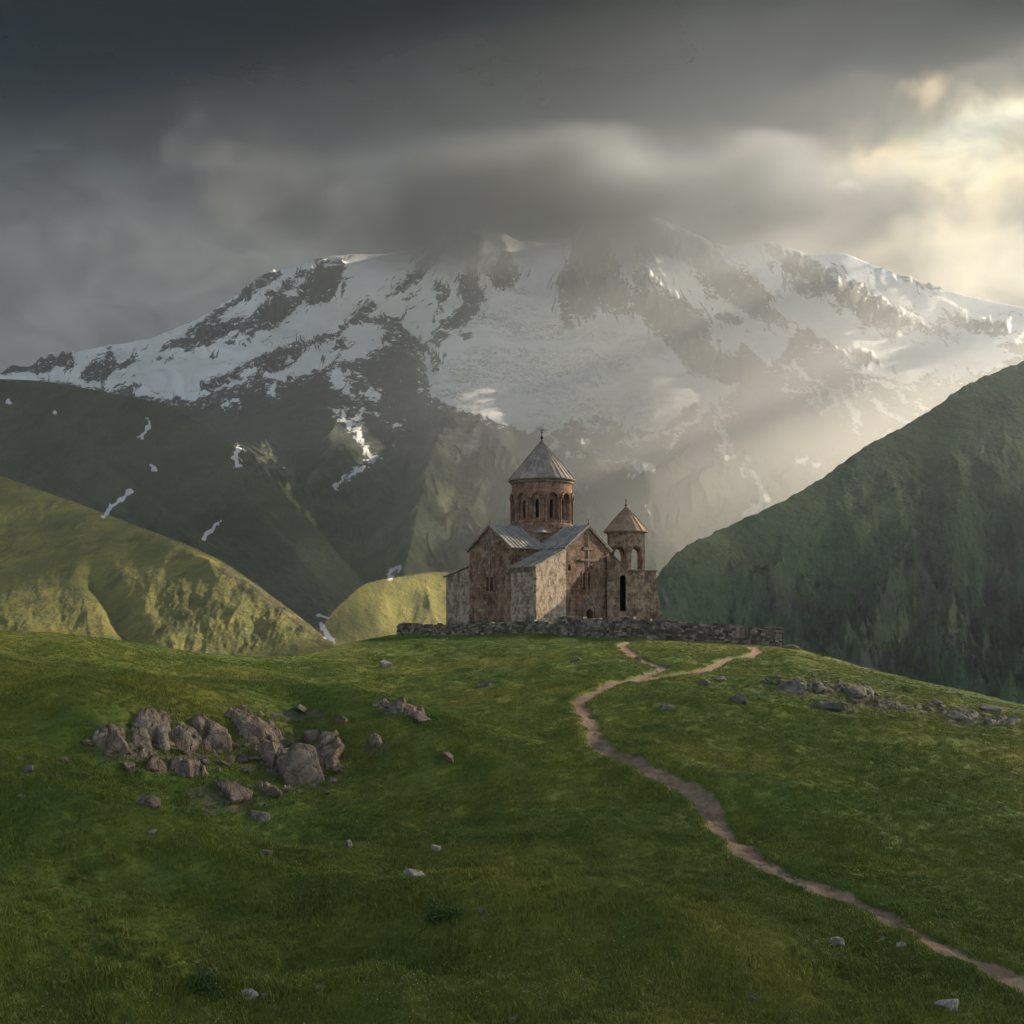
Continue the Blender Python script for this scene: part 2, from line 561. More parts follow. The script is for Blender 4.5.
def sheet(px0, px1, nc, nr, top, bot, ynear, yfar, relief, back=1200.0, bend=0.9, nb=10):
    """A slope standing from row bot (near) to the skyline top(px) (far), with relief, and its far side."""
    px = np.linspace(px0, px1, nc)
    t = np.linspace(0, 1, nr)
    PX, T = np.meshgrid(px, t)
    tp = curve(PX, top)
    bt = curve(PX, bot) if isinstance(bot, list) else bot
    PY = bt + (tp - bt) * T
    yn = curve(PX, ynear) if isinstance(ynear, list) else ynear
    yf = curve(PX, yfar) if isinstance(yfar, list) else yfar
    Y = yn + (yf - yn) * T ** bend
    X = (PX - CX) / F * Y; Z = (HY - PY) / F * Y
    Z = Z - relief(PX, PY, T, Y) * 0.42
    PY = HY - F * Z / Y                     # row in which the risen surface is seen
    # far side
    Xb, Yb, Zb = [X], [Y], [Z]
    for k in range(1, nb + 1):
        q = k / nb
        Xb.append((X[-1:] + X[-1:] / Y[-1:] * back * q)); Yb.append(Y[-1:] + back * q)
        Zb.append(Z[-1:] - back * (0.12 * q + 0.45 * q * q) * (1 + 0.1 * np.sin(PX[-1:] / 30 + k)))
    return PX, PY, T, np.vstack(Xb), np.vstack(Yb), np.vstack(Zb), nr + nb, nc


def pad(a, rows):
    return np.vstack([a, np.repeat(a[-1:], rows - a.shape[0], 0)])


# ---- the massif
M_TOP = [(-260, 420), (-160, 402), (-60, 388), (0, 373), (40, 361), (70, 352), (110, 345), (150, 338), (190, 322), (230, 299), (262, 276), (290, 268), (318, 259), (345, 255), (372, 254), (400, 252), (428, 243), (447, 231), (470, 226), (498, 228), (512, 238), (540, 242), (566, 240), (587, 223),
         (604, 232), (618, 238), (632, 222), (648, 217), (664, 220), (690, 232), (716, 243), (738, 246), (760, 241), (785, 246), (812, 255), (838, 253), (880, 268), (930, 285), (980, 299), (1024, 308), (1100, 330), (1250, 385)]
SNOW = [
    [(-260, 430), (-260, 380), (-60, 380), (0, 362), (70, 330), (150, 320), (250, 260), (350, 220), (450, 180), (650, 170), (800, 220), (900, 250), (1024, 290), (1250, 350), (1250, 420), (1080, 372), (1024, 352), (985, 372), (955, 378), (905, 384), (893, 377), (873, 380),
     (862, 372), (845, 370), (838, 352), (800, 342), (792, 334), (787, 350), (770, 366), (752, 352), (742, 342), (735, 356), (716, 352), (708, 344), (703, 335), (712, 325), (705, 312), (690, 308), (676, 316),
     (664, 318), (650, 314), (643, 320), (656, 336), (672, 350), (684, 362), (696, 375), (716, 378), (732, 384), (722, 398), (708, 412), (694, 404), (680, 412), (668, 424), (655, 432), (630, 428), (615, 420), (596, 414), (586, 424), (572, 420),
     (556, 425), (530, 434), (510, 428), (486, 419), (465, 412), (447, 404), (432, 396), (421, 384), (424, 372), (418, 352), (408, 342), (400, 335), (388, 330), (380, 338), (392, 345), (372, 352), (362, 357),
     (345, 360), (325, 366), (305, 374), (285, 381), (266, 379), (258, 372), (240, 383), (218, 392), (196, 402), (180, 398), (160, 398), (120, 391), (80, 386), (40, 380), (0, 382), (-100, 398)],
]
ROCK = [
    # left shoulder
    [(-20, 372), (12, 362), (36, 358), (72, 351), (75, 356), (72, 367), (60, 363), (48, 370), (38, 375), (25, 371), (10, 376)],
    [(80, 378), (84, 368), (100, 360), (112, 353), (120, 362), (132, 357), (137, 352), (132, 366), (112, 370), (100, 380), (88, 381)],
    [(157, 352), (170, 341), (186, 334), (200, 322), (222, 306), (240, 293), (262, 275), (275, 270), (282, 276), (268, 284), (252, 296), (236, 305), (222, 314), (216, 323), (228, 320), (248, 316), (264, 303), (284, 293), (299, 296), (302, 304), (290, 318), (268, 331), (246, 335), (236, 332), (222, 336), (208, 348), (186, 350), (176, 345), (165, 352)],
    [(300, 275), (312, 266), (328, 262), (344, 259), (346, 270), (340, 282), (334, 297), (322, 304), (312, 305), (304, 297), (298, 302), (297, 288), (306, 284)],
    [(262, 298), (288, 280), (294, 286), (276, 296)],
    # ridge line from the lower left to the middle rib
    [(200, 386), (228, 372), (252, 361), (278, 349), (312, 341), (330, 334), (345, 320), (364, 308), (373, 302), (376, 308), (366, 316), (372, 319), (384, 318), (396, 318), (406, 330), (418, 340), (432, 351), (442, 358), (440, 364), (428, 358), (420, 350), (414, 342), (424, 364), (428, 384), (418, 392), (400, 384), (388, 372), (390, 362), (398, 350), (404, 340), (398, 332), (384, 326), (368, 322), (352, 326), (338, 334), (326, 340), (310, 345), (300, 349), (290, 356), (282, 366), (276, 373), (262, 370), (248, 370), (232, 380), (214, 388)],
    [(338, 338), (343, 336), (347, 346), (340, 351), (333, 350)], [(430, 368), (438, 361), (440, 370), (434, 374)],
    [(294, 348), (302, 346), (301, 358), (296, 364), (292, 358)],
    # first peak: left flank and central rib, right block
    [(387, 297), (402, 281), (420, 262), (440, 244), (449, 231), (462, 229), (466, 226), (477, 224), (478, 246), (477, 268), (480, 284), (487, 300), (477, 314), (470, 322), (458, 331), (446, 328), (440, 322), (452, 312), (463, 302), (458, 290), (460, 278), (464, 268), (460, 254), (456, 240), (450, 241), (445, 252), (436, 264), (422, 278), (408, 289)],
    [(478, 222), (497, 224), (503, 236), (507, 252), (517, 264), (521, 272), (514, 286), (504, 291), (496, 286), (488, 276), (482, 270), (494, 258), (500, 250), (498, 240), (490, 232), (480, 232)],
    [(432, 284), (441, 279), (448, 285), (449, 296), (444, 303), (443, 312), (436, 314), (437, 300)],
    [(430, 342), (438, 330), (452, 336), (440, 338), (437, 344)], [(403, 300), (414, 293), (418, 295), (408, 300)], [(458, 335), (470, 328), (471, 335), (464, 338)],
    # second peak
    [(588, 222), (598, 226), (608, 236), (614, 250), (619, 270), (627, 278), (634, 288), (630, 300), (626, 312), (617, 316), (608, 314), (602, 308), (594, 318), (586, 322), (574, 318), (571, 330), (563, 326), (560, 314), (556, 304), (560, 292), (558, 282), (562, 268), (568, 258), (574, 246), (582, 230)],
    # third rib and wedge
    [(631, 222), (640, 217), (660, 221), (676, 230), (690, 236), (702, 240), (716, 252), (734, 264), (748, 273), (764, 286), (776, 298), (772, 306), (780, 316), (792, 334), (780, 330), (764, 320), (752, 322), (744, 312), (730, 302), (715, 298), (706, 288), (698, 276), (690, 266), (680, 258), (664, 256), (650, 250), (645, 262), (654, 278), (668, 290), (684, 300), (700, 314), (708, 330), (712, 344), (724, 356), (748, 366), (756, 380), (735, 388), (716, 379), (694, 374), (678, 358), (668, 344), (655, 330), (645, 318), (632, 314), (630, 302), (636, 280), (641, 262), (640, 246), (634, 236)],
    # right ribs
    [(762, 242), (782, 247), (806, 257), (824, 268), (844, 280), (866, 291), (880, 300), (900, 310), (922, 322), (946, 332), (966, 336), (940, 336), (912, 330), (890, 336), (872, 326), (858, 316), (842, 308), (832, 298), (820, 294), (806, 290), (797, 280), (784, 270), (770, 256)],
    [(786, 276), (806, 282), (820, 290), (834, 302), (842, 314), (826, 300), (806, 294), (790, 284)],
    [(876, 262), (900, 272), (926, 283), (950, 292), (930, 288), (900, 277), (880, 268)],
    [(946, 318), (966, 316), (985, 322), (1010, 322), (1012, 334), (990, 336), (968, 330)], [(1000, 346), (1024, 338), (1040, 348), (1016, 356)],
    [(716, 312), (736, 314), (748, 322), (738, 326), (722, 320)],
    [(796, 330), (808, 330), (826, 340), (842, 350), (850, 362), (836, 362), (826, 350), (812, 342), (800, 350), (796, 362), (790, 352)],
    [(852, 350), (870, 352), (878, 364), (866, 366), (856, 360)],
]
STREAK = [  # snow lying in gullies below the snow line: polyline, half width
    ([(334, 374), (341, 383), (350, 393)], 3.4), ([(340, 376), (352, 372), (362, 378)], 2.2), ([(362, 393), (369, 391), (376, 396)], 3.4),
    ([(338, 411), (349, 422), (358, 430), (361, 440), (366, 452), (374, 460), (362, 468), (345, 480), (333, 487)], 2.4), ([(352, 424), (362, 410)], 1.8), ([(366, 455), (379, 459)], 2.4),
    ([(150, 420), (148, 428), (141, 438)], 2.2), ([(238, 449), (235, 457), (238, 464)], 3.2), ([(132, 491), (120, 499), (103, 515)], 2.4), ([(219, 523), (210, 529), (203, 538)], 1.9), ([(152, 466), (154, 470)], 2.4),
    ([(8, 402), (10, 403)], 2.0), ([(53, 412), (55, 412)], 1.8), ([(225, 404), (232, 400)], 1.4), ([(270, 390), (275, 386), (272, 394)], 2.0),
    ([(393, 424), (395, 427)], 2.6), ([(376, 412), (380, 414)], 1.8),
    ([(398, 566), (392, 572), (390, 580)], 2.2), ([(322, 626), (328, 636), (333, 640)], 3.0), ([(330, 618), (318, 616)], 1.6),
    ([(545, 437), (556, 428), (572, 424)], 2.0), ([(545, 437), (560, 440), (566, 432)], 1.9), ([(552, 448), (560, 438)], 2.6), ([(583, 421), (592, 428), (600, 430)], 1.8), ([(579, 440), (592, 449)], 1.6), ([(566, 452), (574, 457), (581, 458)], 1.5),
    ([(606, 431), (612, 428), (607, 436)], 1.8), ([(620, 442), (632, 443), (644, 439), (655, 437)], 2.1), ([(628, 430), (634, 440)], 1.8), ([(664, 434), (676, 428), (690, 424), (698, 418), (706, 408)], 2.4), ([(690, 425), (676, 436), (668, 450)], 1.7),
    ([(716, 405), (730, 390), (738, 384)], 2.6), ([(716, 405), (724, 418), (738, 412)], 2.3), ([(714, 422), (724, 432), (727, 440), (721, 446), (724, 452), (731, 459)], 2.3), ([(610, 462), (618, 464), (628, 461)], 2.0), ([(634, 461), (642, 466), (650, 466)], 3.2), ([(625, 475), (634, 476)], 1.4),
    ([(646, 506), (652, 512)], 2.4), ([(744, 470), (756, 478), (762, 488), (762, 497)], 3.4), ([(762, 498), (776, 499), (770, 512)], 3.2), ([(766, 500), (756, 508), (744, 512), (742, 524)], 3.0), ([(770, 504), (760, 520), (750, 528), (741, 528)], 3.4),
    ([(746, 457), (750, 462)], 1.6), ([(801, 391), (814, 390), (822, 396), (818, 402)], 2.2), ([(830, 392), (836, 404), (822, 412)], 2.0), ([(786, 388), (800, 392)], 2.4),
    ([(792, 362), (806, 376), (824, 386), (840, 394), (852, 406), (858, 418), (853, 430)], 2.2), ([(810, 402), (818, 412)], 2.0), ([(872, 402), (886, 412), (900, 420), (914, 428)], 2.3), ([(916, 402), (926, 408), (918, 414)], 2.2),
    ([(898, 394), (906, 404)], 1.6), ([(852, 378), (858, 396), (866, 388)], 1.8), ([(784, 366), (796, 372)], 2.6), ([(802, 460), (806, 459)], 2.0), ([(816, 464), (820, 463)], 1.6), ([(640, 470), (646, 468)], 1.5), ([(862, 380), (890, 386), (915, 388)], 2.0), ([(880, 440), (890, 434)], 1.6),
]


def mountain_relief(PX, PY, T, Y):
    W = PX * 5.0; H = PY * 9.0
    th = np.arctan2(PX - 590, PY - 40); r = np.hypot(PX - 590, PY - 40)
    warp = 0.12 * pn(PX / 70, PY / 70, 41) + 0.05 * pn(PX / 25, PY / 25, 43)
    gul = ridged((th + warp) * 7.0, r / 330, 2, 2, 0.4)
    gul2 = ridged((th + warp * 1.5) * 26.0, r / 110, 4, 9, 0.55)
    iso = ridged(PX / 60, PY / 52, 6, 5, 0.52)
    lowm = sstep(PY, 430, 510)
    d = -(gul - 0.8) * (26 + 64 * lowm) - (gul2 - 0.8) * (3 + 50 * lowm) - (iso - 0.8) * 8 * (1 - lowm) - 34 * lowm * fbm(PX / 46, PY / 40, 5, 5, 0.5)
    gl = 0.5 * (1 + np.tanh(polydist(PX, PY, GLACIER, True, 40) / 9))
    d = d * (1 - 0.93 * gl)
    d = d - gl * 5 * fbm(PX / 40, PY / 14, 4, 31)
    rk = np.full(PX.shape, -40.0)
    for q in ROCK: rk = np.maximum(rk, polydist(PX + 3 * fbm(PX / 15, PY / 12, 3, 71, 0.6), PY + 3 * fbm(PX / 15, PY / 12, 3, 81, 0.6), q, True, 40))
    rkm = sstep(rk, -6, 10)
    d = d - 90 * rkm * (0.5 + 0.5 * np.clip(rk / 25, 0, 1)) - rkm * 120 * (ridged(PX / 20, PY / 26, 6, 21, 0.62) - 0.8)
    # big spurs of the green lower slopes
    for line, amp, wd in SPURS:
        q = polydist(PX, PY, line, False, 120)
        d = d - amp * np.exp(-q / wd) * sstep(PY, 425, 500)
    lower = sstep(PY, 395, 520)
    d = d - lower * 90 * (ridged((PX + 0.55 * PY) / 95, (PY - 0.5 * PX) / 260, 2, 61, 0.4) - 0.8) - lower * 22 * fbm((PX + 0.55 * PY) / 14, (PY - 0.5 * PX) / 60, 4, 64, 0.55)
    return d * (0.55 + 0.45 * sstep(T, 1.0, 0.93)) * (0.5 + 0.5 * T)


GLACIER = [(478, 296), (520, 282), (548, 320), (600, 330), (640, 330), (664, 346), (690, 376), (716, 384), (700, 402), (668, 420), (630, 426), (590, 416), (550, 424), (520, 432), (480, 416), (440, 398), (428, 380), (450, 352)]
SPURS = [([(560, 445), (600, 500), (660, 560)], 420, 26), ([(700, 440), (680, 490), (640, 545)], 420, 24), ([(420, 400), (440, 470), (420, 560), (400, 640)], 520, 30), ([(330, 400), (350, 470), (390, 560)], 300, 26),
         ([(780, 400), (760, 450), (700, 520)], 380, 22), ([(880, 440), (820, 470), (760, 530)], 420, 24), ([(200, 400), (250, 480), (310, 560)], 380, 28), ([(100, 400), (170, 500), (260, 600)], 320, 28), ([(500, 440), (520, 520), (560, 600)], 360, 26)]
PX, PY, T, X, Y, Z, nr, nc = sheet(-230, 1240, 1120, 620, M_TOP, 720.0, 3000.0, [(-260, 6200), (200, 7000), (600, 7600), (900, 7300), (1250, 6600)], mountain_relief, back=1300)
WX = PX + 3.2 * fbm(PX / 17, PY / 13, 4, 71, 0.6) + 1.4 * fbm(PX / 5, PY / 4, 2, 75); WY = PY + 2.6 * fbm(PX / 15, PY / 12, 4, 81, 0.6) + 1.1 * fbm(PX / 5, PY / 4, 2, 85)
snow = np.full(PX.shape, -40.0)
for q in SNOW: snow = np.maximum(snow, polydist(WX, WY, q, True, 40))
rk = np.full(PX.shape, -40.0)
for q in ROCK: rk = np.maximum(rk, polydist(WX, WY, q, True, 40))
snow = np.minimum(snow, -rk)
for ln, hw in STREAK: snow = np.maximum(snow, hw * 1.05 - polydist(WX, WY, ln, False, 20) * (1 + 0.5 * fbm(PX / 9, PY / 9, 2, 55)))
snow = np.clip(snow, -14, 14)
ice = polydist(PX, PY, GLACIER, True, 40)
TH = np.arctan2(PX - 600, PY - 60) + 0.03 * fbm(PX / 40, PY / 40, 3, 44); RR = np.hypot(PX - 600, PY - 60) / 100
green = sstep(PY + 8 * fbm(PX / 30, PY / 20, 3, 77), 395, 500)
mixz = sstep(polydist(PX, PY, [(640, 215), (700, 238), (790, 300), (780, 330), (700, 300), (650, 258)], True, 30), -8, 4) + sstep(polydist(PX, PY, [(560, 215), (620, 225), (634, 300), (560, 330)], True, 30), -8, 4) * 0.8 \
    + sstep(polydist(PX, PY, [(760, 240), (960, 300), (980, 340), (860, 330), (780, 280)], True, 30), -8, 4) * 0.9 + 0.5 * sstep(polydist(PX, PY, [(440, 222), (505, 222), (520, 260), (440, 262)], True, 30), -8, 4)
me = mesh_np('snow_mountain', np.stack([X, Y, Z], -1).reshape(-1, 3), grid_quads(nr, nc),
             {'snow': pad(snow, nr), 'ice': pad(sstep(ice, -10, 8), nr), 'green': pad(green, nr), 'theta': pad(TH, nr), 'radius': pad(RR, nr), 'mixed': pad(np.clip(mixz, 0, 1), nr)})
m_mtn, n, b, out = material('mountain')
p = wpos(n)
sn = n.attr('snow'); ic = n.attr('ice'); gr = n.attr('green'); mx = n.attr('mixed')
n1 = n.noise(n.mapping(p, sc=(1, 0.5, 1)), 0.012, 8, 0.66)
n2 = n.noise(n.mapping(p, sc=(1, 0.5, 1.4)), 0.045, 6, 0.65)
amp = n.mixf(mx, 8.0, 20.0)
f = n.math('ADD', sn, n.math('MULTIPLY', n.math('SUBTRACT', n1, 0.5), amp))
f = n.math('ADD', f, n.math('MULTIPLY', n.math('SUBTRACT', n2, 0.5), n.mixf(mx, 8.0, 20.0)))
flow = n.comb(n.math('MULTIPLY', n.attr('theta'), 16.0), n.attr('radius'), 0.0)
st1 = n.noise(flow, 2.6, 6, 0.68)
f = n.math('ADD', f, n.math('MULTIPLY', n.math('SUBTRACT', st1, 0.5), n.mixf(mx, 12.0, 34.0)))
# thin rock ribs and stones breaking through the snow, snow dust on the rock
rib = n.ramp(n.noise(n.vmath('ADD', flow, (40, 7, 0)), 3.4, 7, 0.74), 0.55, 0.59)
f = n.math('SUBTRACT', f, n.math('MULTIPLY', n.math('MULTIPLY', rib, n.math('SUBTRACT', 1.0, ic)), 11.0))
dustr = n.ramp(n.noise(n.vmath('ADD', n.mapping(p, sc=(1, .6, 1.6)), (300, 70, 0)), 0.028, 8, 0.76), 0.55, 0.59)
f = n.math('ADD', f, n.math('MULTIPLY', n.math('MULTIPLY', dustr, n.math('SUBTRACT', 1.0, gr)), 9.0))
sf = n.ramp(f, -0.5, 0.7)
snowc = n.mix(n.ramp(n.noise(p, 0.006, 5), 0.35, 0.65), (0.78, 0.78, 0.77), (0.86, 0.86, 0.85))
crev = n.noise(n.mapping(p, sc=(0.8, 0.5, 1.3)), 0.03, 7, 0.76)
crev2 = n.noise(n.mapping(p, sc=(1, 0.5, 1.0)), 0.10, 4, 0.7)
cfac = n.math('MULTIPLY', n.ramp(crev, 0.44, 0.54), n.ramp(crev2, 0.40, 0.56))
band = n.ramp(n.noise(n.mapping(p, loc=(900, 0, 0), sc=(0.22, 0.22, 1.1)), 0.0075, 4, 0.6), 0.36, 0.56)
snowc = n.mix(n.math('MULTIPLY', n.math('MULTIPLY', cfac, band), n.math('MULTIPLY', ic, 0.9)), snowc, (0.17, 0.18, 0.18))
dust = n.ramp(n.noise(n.mapping(p, loc=(0, 0, 500), sc=(0.4, 0.4, 1.6)), 0.011, 7, 0.7), 0.52, 0.70, 0, 0.45)
snowc = n.mix(dust, snowc, (0.42, 0.42, 0.40))
rockc = n.mix(n.ramp(n.noise(p, 0.02, 7, 0.65), 0.3, 0.7), (0.012, 0.015, 0.020), (0.050, 0.053, 0.058))
greenc = n.mix(n.ramp(n.noise(p, 0.006, 6, 0.6), 0.35, 0.68), (0.034, 0.060, 0.026), (0.100, 0.112, 0.050))
greenc = n.mix(n.ramp(n.noise(n.mapping(p, loc=(70, 0, 0)), 0.016, 6, 0.65), 0.56, 0.70, 0, 0.7), greenc, (0.085, 0.078, 0.062))
landc = n.mix(gr, rockc, greenc)
col = n.mix(sf, landc, snowc)
bh = n.noise(p, 0.02, 9, 0.68)
rough_b = n.bump(bh, 0.9, 38.0)
smooth_b = n.bump(n.noise(n.mapping(p, sc=(0.5, 0.5, 1.5)), 0.03, 8, 0.68), 0.6, 9.0)
mm = n.n.new('ShaderNodeMix'); mm.data_type = 'VECTOR'
n._set(mm.inputs[0], sf); n._set(mm.inputs[4], rough_b); n._set(mm.inputs[5], smooth_b)
finish(n, b, col, 0.85, mm.outputs[1])
tag(link('snow_mountain', me, m_mtn), 'glaciated snow mountain with black rock ribs, its top in cloud', None, None, 'structure')


def wanted(PX, PY, blobs, base):
    L = base(PX, PY) if callable(base) else np.full(PX.shape, float(base))
    for (a, b_, rx, ry, ang, val, soft) in blobs:
        ca, sa = math.cos(R(ang)), math.sin(R(ang))
        u = ((PX - a) * ca + (PY - b_) * sa) / rx; v = (-(PX - a) * sa + (PY - b_) * ca) / ry
        f = 1 - sstep(np.hypot(u, v), 1 - soft, 1.0)
        L = L + (val - L) * f
    return L


def base_m(PX, PY):
    return np.clip(0.42 + 0.58 * sstep(PX + 0.3 * PY, 330, 520), 0, 1) * (1 - 0.45 * sstep(PY + 0.12 * (PX - 500), 400, 450))


L = wanted(PX, PY, [(725, 490, 55, 12, 38, 1, .5), (705, 488, 50, 18, -30, 1, .5), (600, 502, 60, 4, 22, 1, .6), (730, 480, 60, 6, 35, 1, .6), (650, 560, 60, 20, 0, .9, .5), (860, 442, 60, 14, -30, .9, .5), (400, 560, 60, 16, 20, .7, .6)], base_m)
v0 = np.arange(PX.size)[::5]
LIT.append((X[:PX.shape[0]].ravel()[v0], Y[:PX.shape[0]].ravel()[v0], Z[:PX.shape[0]].ravel()[v0], L.ravel()[v0]))
LIT.extend([LIT[-1]] * 7)


# ---- grassy ridges in front of the massif
def slope_material(name, c0, c1, c2, rockc, rock_amt, sc=1.0):
    m, n, b, out = material(name)
    p = wpos(n)
    a = n.noise(p, 0.010 * sc, 6, 0.6); d = n.noise(n.mapping(p, loc=(50, 9, 3)), 0.05 * sc, 6, 0.66)
    col = n.mix(n.ramp(a, 0.36, 0.64), c0, c1)
    col = n.mix(n.ramp(d, 0.40, 0.70, 0, 0.75), col, c2)
    g = n.n.new('ShaderNodeNewGeometry')
    steep = n.ramp(n.math('ADD', n.math('MULTIPLY', n.attr('rocky'), 1.0), n.math('MULTIPLY_ADD', n.noise(n.mapping(p, sc=(1, 1, .4)), 0.03 * sc, 7, 0.7), 1.6, -0.8)), 0.45, 0.72)
    col = n.mix(n.math('MULTIPLY', steep, rock_amt), col, n.mix(n.ramp(d, 0.3, 0.6), rockc, tuple(x * 0.45 for x in rockc)))
    rill = n.noise(n.mapping(p, rot=(0, R(38), R(35)), sc=(1.0, 0.35, 0.45)), 0.030 * sc, 7, 0.70)
    col = n.mix(n.ramp(rill, 0.50, 0.64, 0, 0.5), col, tuple(x * 0.45 for x in c2))
    speck = n.noise(p, 0.16 * sc, 5, 0.75)
    col = n.mix(n.ramp(speck, 0.58, 0.68, 0, 0.5), col, rockc)
    snowp = n.ramp(n.math('ADD', n.attr('snow'), n.math('MULTIPLY_ADD', d, 3.0, -1.5)), -0.3, 0.4)
    col = n.mix(snowp, col, (0.75, 0.75, 0.74))
    h = n.noise(p, 0.055 * sc, 9, 0.70)
    h2 = n.noise(p, 0.30 * sc, 5, 0.65)
    finish(n, b, col, 0.95, n.bump(h2, 0.9, 2.4 / sc, n.bump(n.math('ADD', h, rill), 1.0, 15.0 / sc)))
    return m


def ridge(name, label, px0, px1, nc, nr, top, bot, yn, yf, relief, mat, rocky=None, back=900, bend=0.9, blobs=(), base=0.2, streaks=True):
    PX, PY, T, X, Y, Z, r, c_ = sheet(px0, px1, nc, nr, top, bot, yn, yf, relief, back, bend)
    sn = np.full(PX.shape, -8.0)
    wx = PX + 2.2 * fbm(PX / 9, PY / 8, 3, 71, 0.6); wy = PY + 2.2 * fbm(PX / 9, PY / 8, 3, 81, 0.6)
    for ln, hw in (STREAK if streaks else []): sn = np.maximum(sn, hw * 0.85 - polydist(wx, wy, ln, False, 9) * (1 + 0.6 * fbm(PX / 4, PY / 4, 2, 57)))
    rc = rocky(PX, PY) if rocky else np.zeros(PX.shape)
    me = mesh_np(name, np.stack([X, Y, Z], -1).reshape(-1, 3), grid_quads(r, c_), {'snow': pad(sn, r), 'rocky': pad(rc, r)})
    o = tag(link(name, me, mat), label, None, None, 'structure')
    L = wanted(PX, PY, blobs, base).ravel()
    v0 = np.arange(PX.size)[::4]
    LIT.append((X[:PX.shape[0]].ravel()[v0], Y[:PX.shape[0]].ravel()[v0], Z[:PX.shape[0]].ravel()[v0], L[v0]))
    return o


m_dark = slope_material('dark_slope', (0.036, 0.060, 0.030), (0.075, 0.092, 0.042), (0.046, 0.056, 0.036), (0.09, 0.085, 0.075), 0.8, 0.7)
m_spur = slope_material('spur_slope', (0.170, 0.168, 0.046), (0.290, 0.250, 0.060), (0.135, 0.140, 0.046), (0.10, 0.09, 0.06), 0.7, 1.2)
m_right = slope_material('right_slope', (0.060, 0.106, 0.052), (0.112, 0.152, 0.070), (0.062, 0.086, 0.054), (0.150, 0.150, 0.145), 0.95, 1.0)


def rel_dark(PX, PY, T, Y):
    u = (PX * 0.8 + PY * 1.0); v = (PY - PX * 0.75)
    d = -90 * (ridged(v / 100, u / 330, 2, 3, 0.4) - 0.8) - 22 * fbm(v / 16, u / 70, 5, 8, 0.55)
    return (d - 30) * sstep(T, 1.0, 0.55) * (0.3 + T)


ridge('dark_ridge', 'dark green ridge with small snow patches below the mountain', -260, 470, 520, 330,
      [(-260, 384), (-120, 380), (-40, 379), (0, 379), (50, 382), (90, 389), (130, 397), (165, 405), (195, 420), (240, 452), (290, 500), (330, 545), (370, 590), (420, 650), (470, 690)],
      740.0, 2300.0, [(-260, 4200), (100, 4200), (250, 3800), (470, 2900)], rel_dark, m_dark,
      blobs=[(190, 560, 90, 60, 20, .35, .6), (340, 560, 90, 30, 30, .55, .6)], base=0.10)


def rel_mound(PX, PY, T, Y):
    d = -18 * (ridged(PX / 60, PY / 70, 2, 12, 0.4) - 0.8) - 6 * fbm(PX / 12, PY / 16, 4, 13)
    return d * sstep(T, 1.0, 0.85)


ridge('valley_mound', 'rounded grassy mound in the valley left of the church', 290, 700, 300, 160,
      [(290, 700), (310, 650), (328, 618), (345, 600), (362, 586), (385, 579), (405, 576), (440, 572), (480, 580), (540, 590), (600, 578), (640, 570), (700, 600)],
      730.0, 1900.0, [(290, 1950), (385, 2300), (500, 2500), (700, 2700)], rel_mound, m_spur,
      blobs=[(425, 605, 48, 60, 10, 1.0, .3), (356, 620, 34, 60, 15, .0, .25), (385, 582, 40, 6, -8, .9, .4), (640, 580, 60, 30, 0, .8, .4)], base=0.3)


def rel_spur(PX, PY, T, Y):
    u = (PX * 0.85 + PY * 0.5); v = (PY * 0.85 - PX * 0.5)
    d = -6 * (ridged(u / 85 + 0.3 * pn(PX / 60, PY / 60, 3), v / 130, 2, 14, 0.4) - 0.8) - 3.2 * fbm(u / 20, v / 30, 5, 18, 0.6)
    q = polydist(PX, PY, [(120, 505), (200, 560), (260, 605), (330, 655)], False, 80)
    d = d - 14 * np.exp(-q / 34)
    q = polydist(PX, PY, [(95, 575), (112, 605), (135, 640)], False, 40)
    d = d + 20 * np.exp(-(q / 13) ** 2)
    q = polydist(PX, PY, [(60, 555), (95, 575), (160, 585), (300, 640)], False, 60)
    d = d - 8 * np.exp(-q / 24)
    return d * sstep(T, 1.0, 0.92)


def rocky_spur(PX, PY):
    q = polydist(PX, PY, [(225, 568), (270, 600), (310, 628), (335, 650)], False, 40)
    return 0.55 * np.exp(-(q / 9) ** 2) + 0.2


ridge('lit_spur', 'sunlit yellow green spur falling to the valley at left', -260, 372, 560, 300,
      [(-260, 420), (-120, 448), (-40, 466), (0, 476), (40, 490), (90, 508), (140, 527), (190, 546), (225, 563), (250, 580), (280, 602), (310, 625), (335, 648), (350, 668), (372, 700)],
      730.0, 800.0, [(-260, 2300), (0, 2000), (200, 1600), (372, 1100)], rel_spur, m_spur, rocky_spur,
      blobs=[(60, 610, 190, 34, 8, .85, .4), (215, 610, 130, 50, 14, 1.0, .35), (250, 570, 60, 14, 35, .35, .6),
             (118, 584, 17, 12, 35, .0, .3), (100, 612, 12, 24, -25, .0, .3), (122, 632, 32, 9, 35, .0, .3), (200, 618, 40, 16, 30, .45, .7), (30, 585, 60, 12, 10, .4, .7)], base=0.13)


def rel_right(PX, PY, T, Y):
    u = (PX * 0.9 - PY * 0.45); v = (PY * 0.9 + PX * 0.45)
    w = 0.35 * pn(PX / 80, PY / 80, 15)
    ro = rocky_right(PX, PY)
    d = -60 * (ridged(v / 130 + w, u / 280, 2, 24, 0.4) - 0.8) - 30 * (ridged(u / 70 + w, v / 150, 2, 28, 0.4) - 0.8) - (9 + 26 * ro) * fbm(u / 16, v / 26, 6, 33, 0.62) * (0.25 + sstep(T, 1.0, 0.8))
    return (d + 10) * sstep(T, 1.0, 0.5) - 4 * fbm(PX / 10, PY / 10, 4, 36)


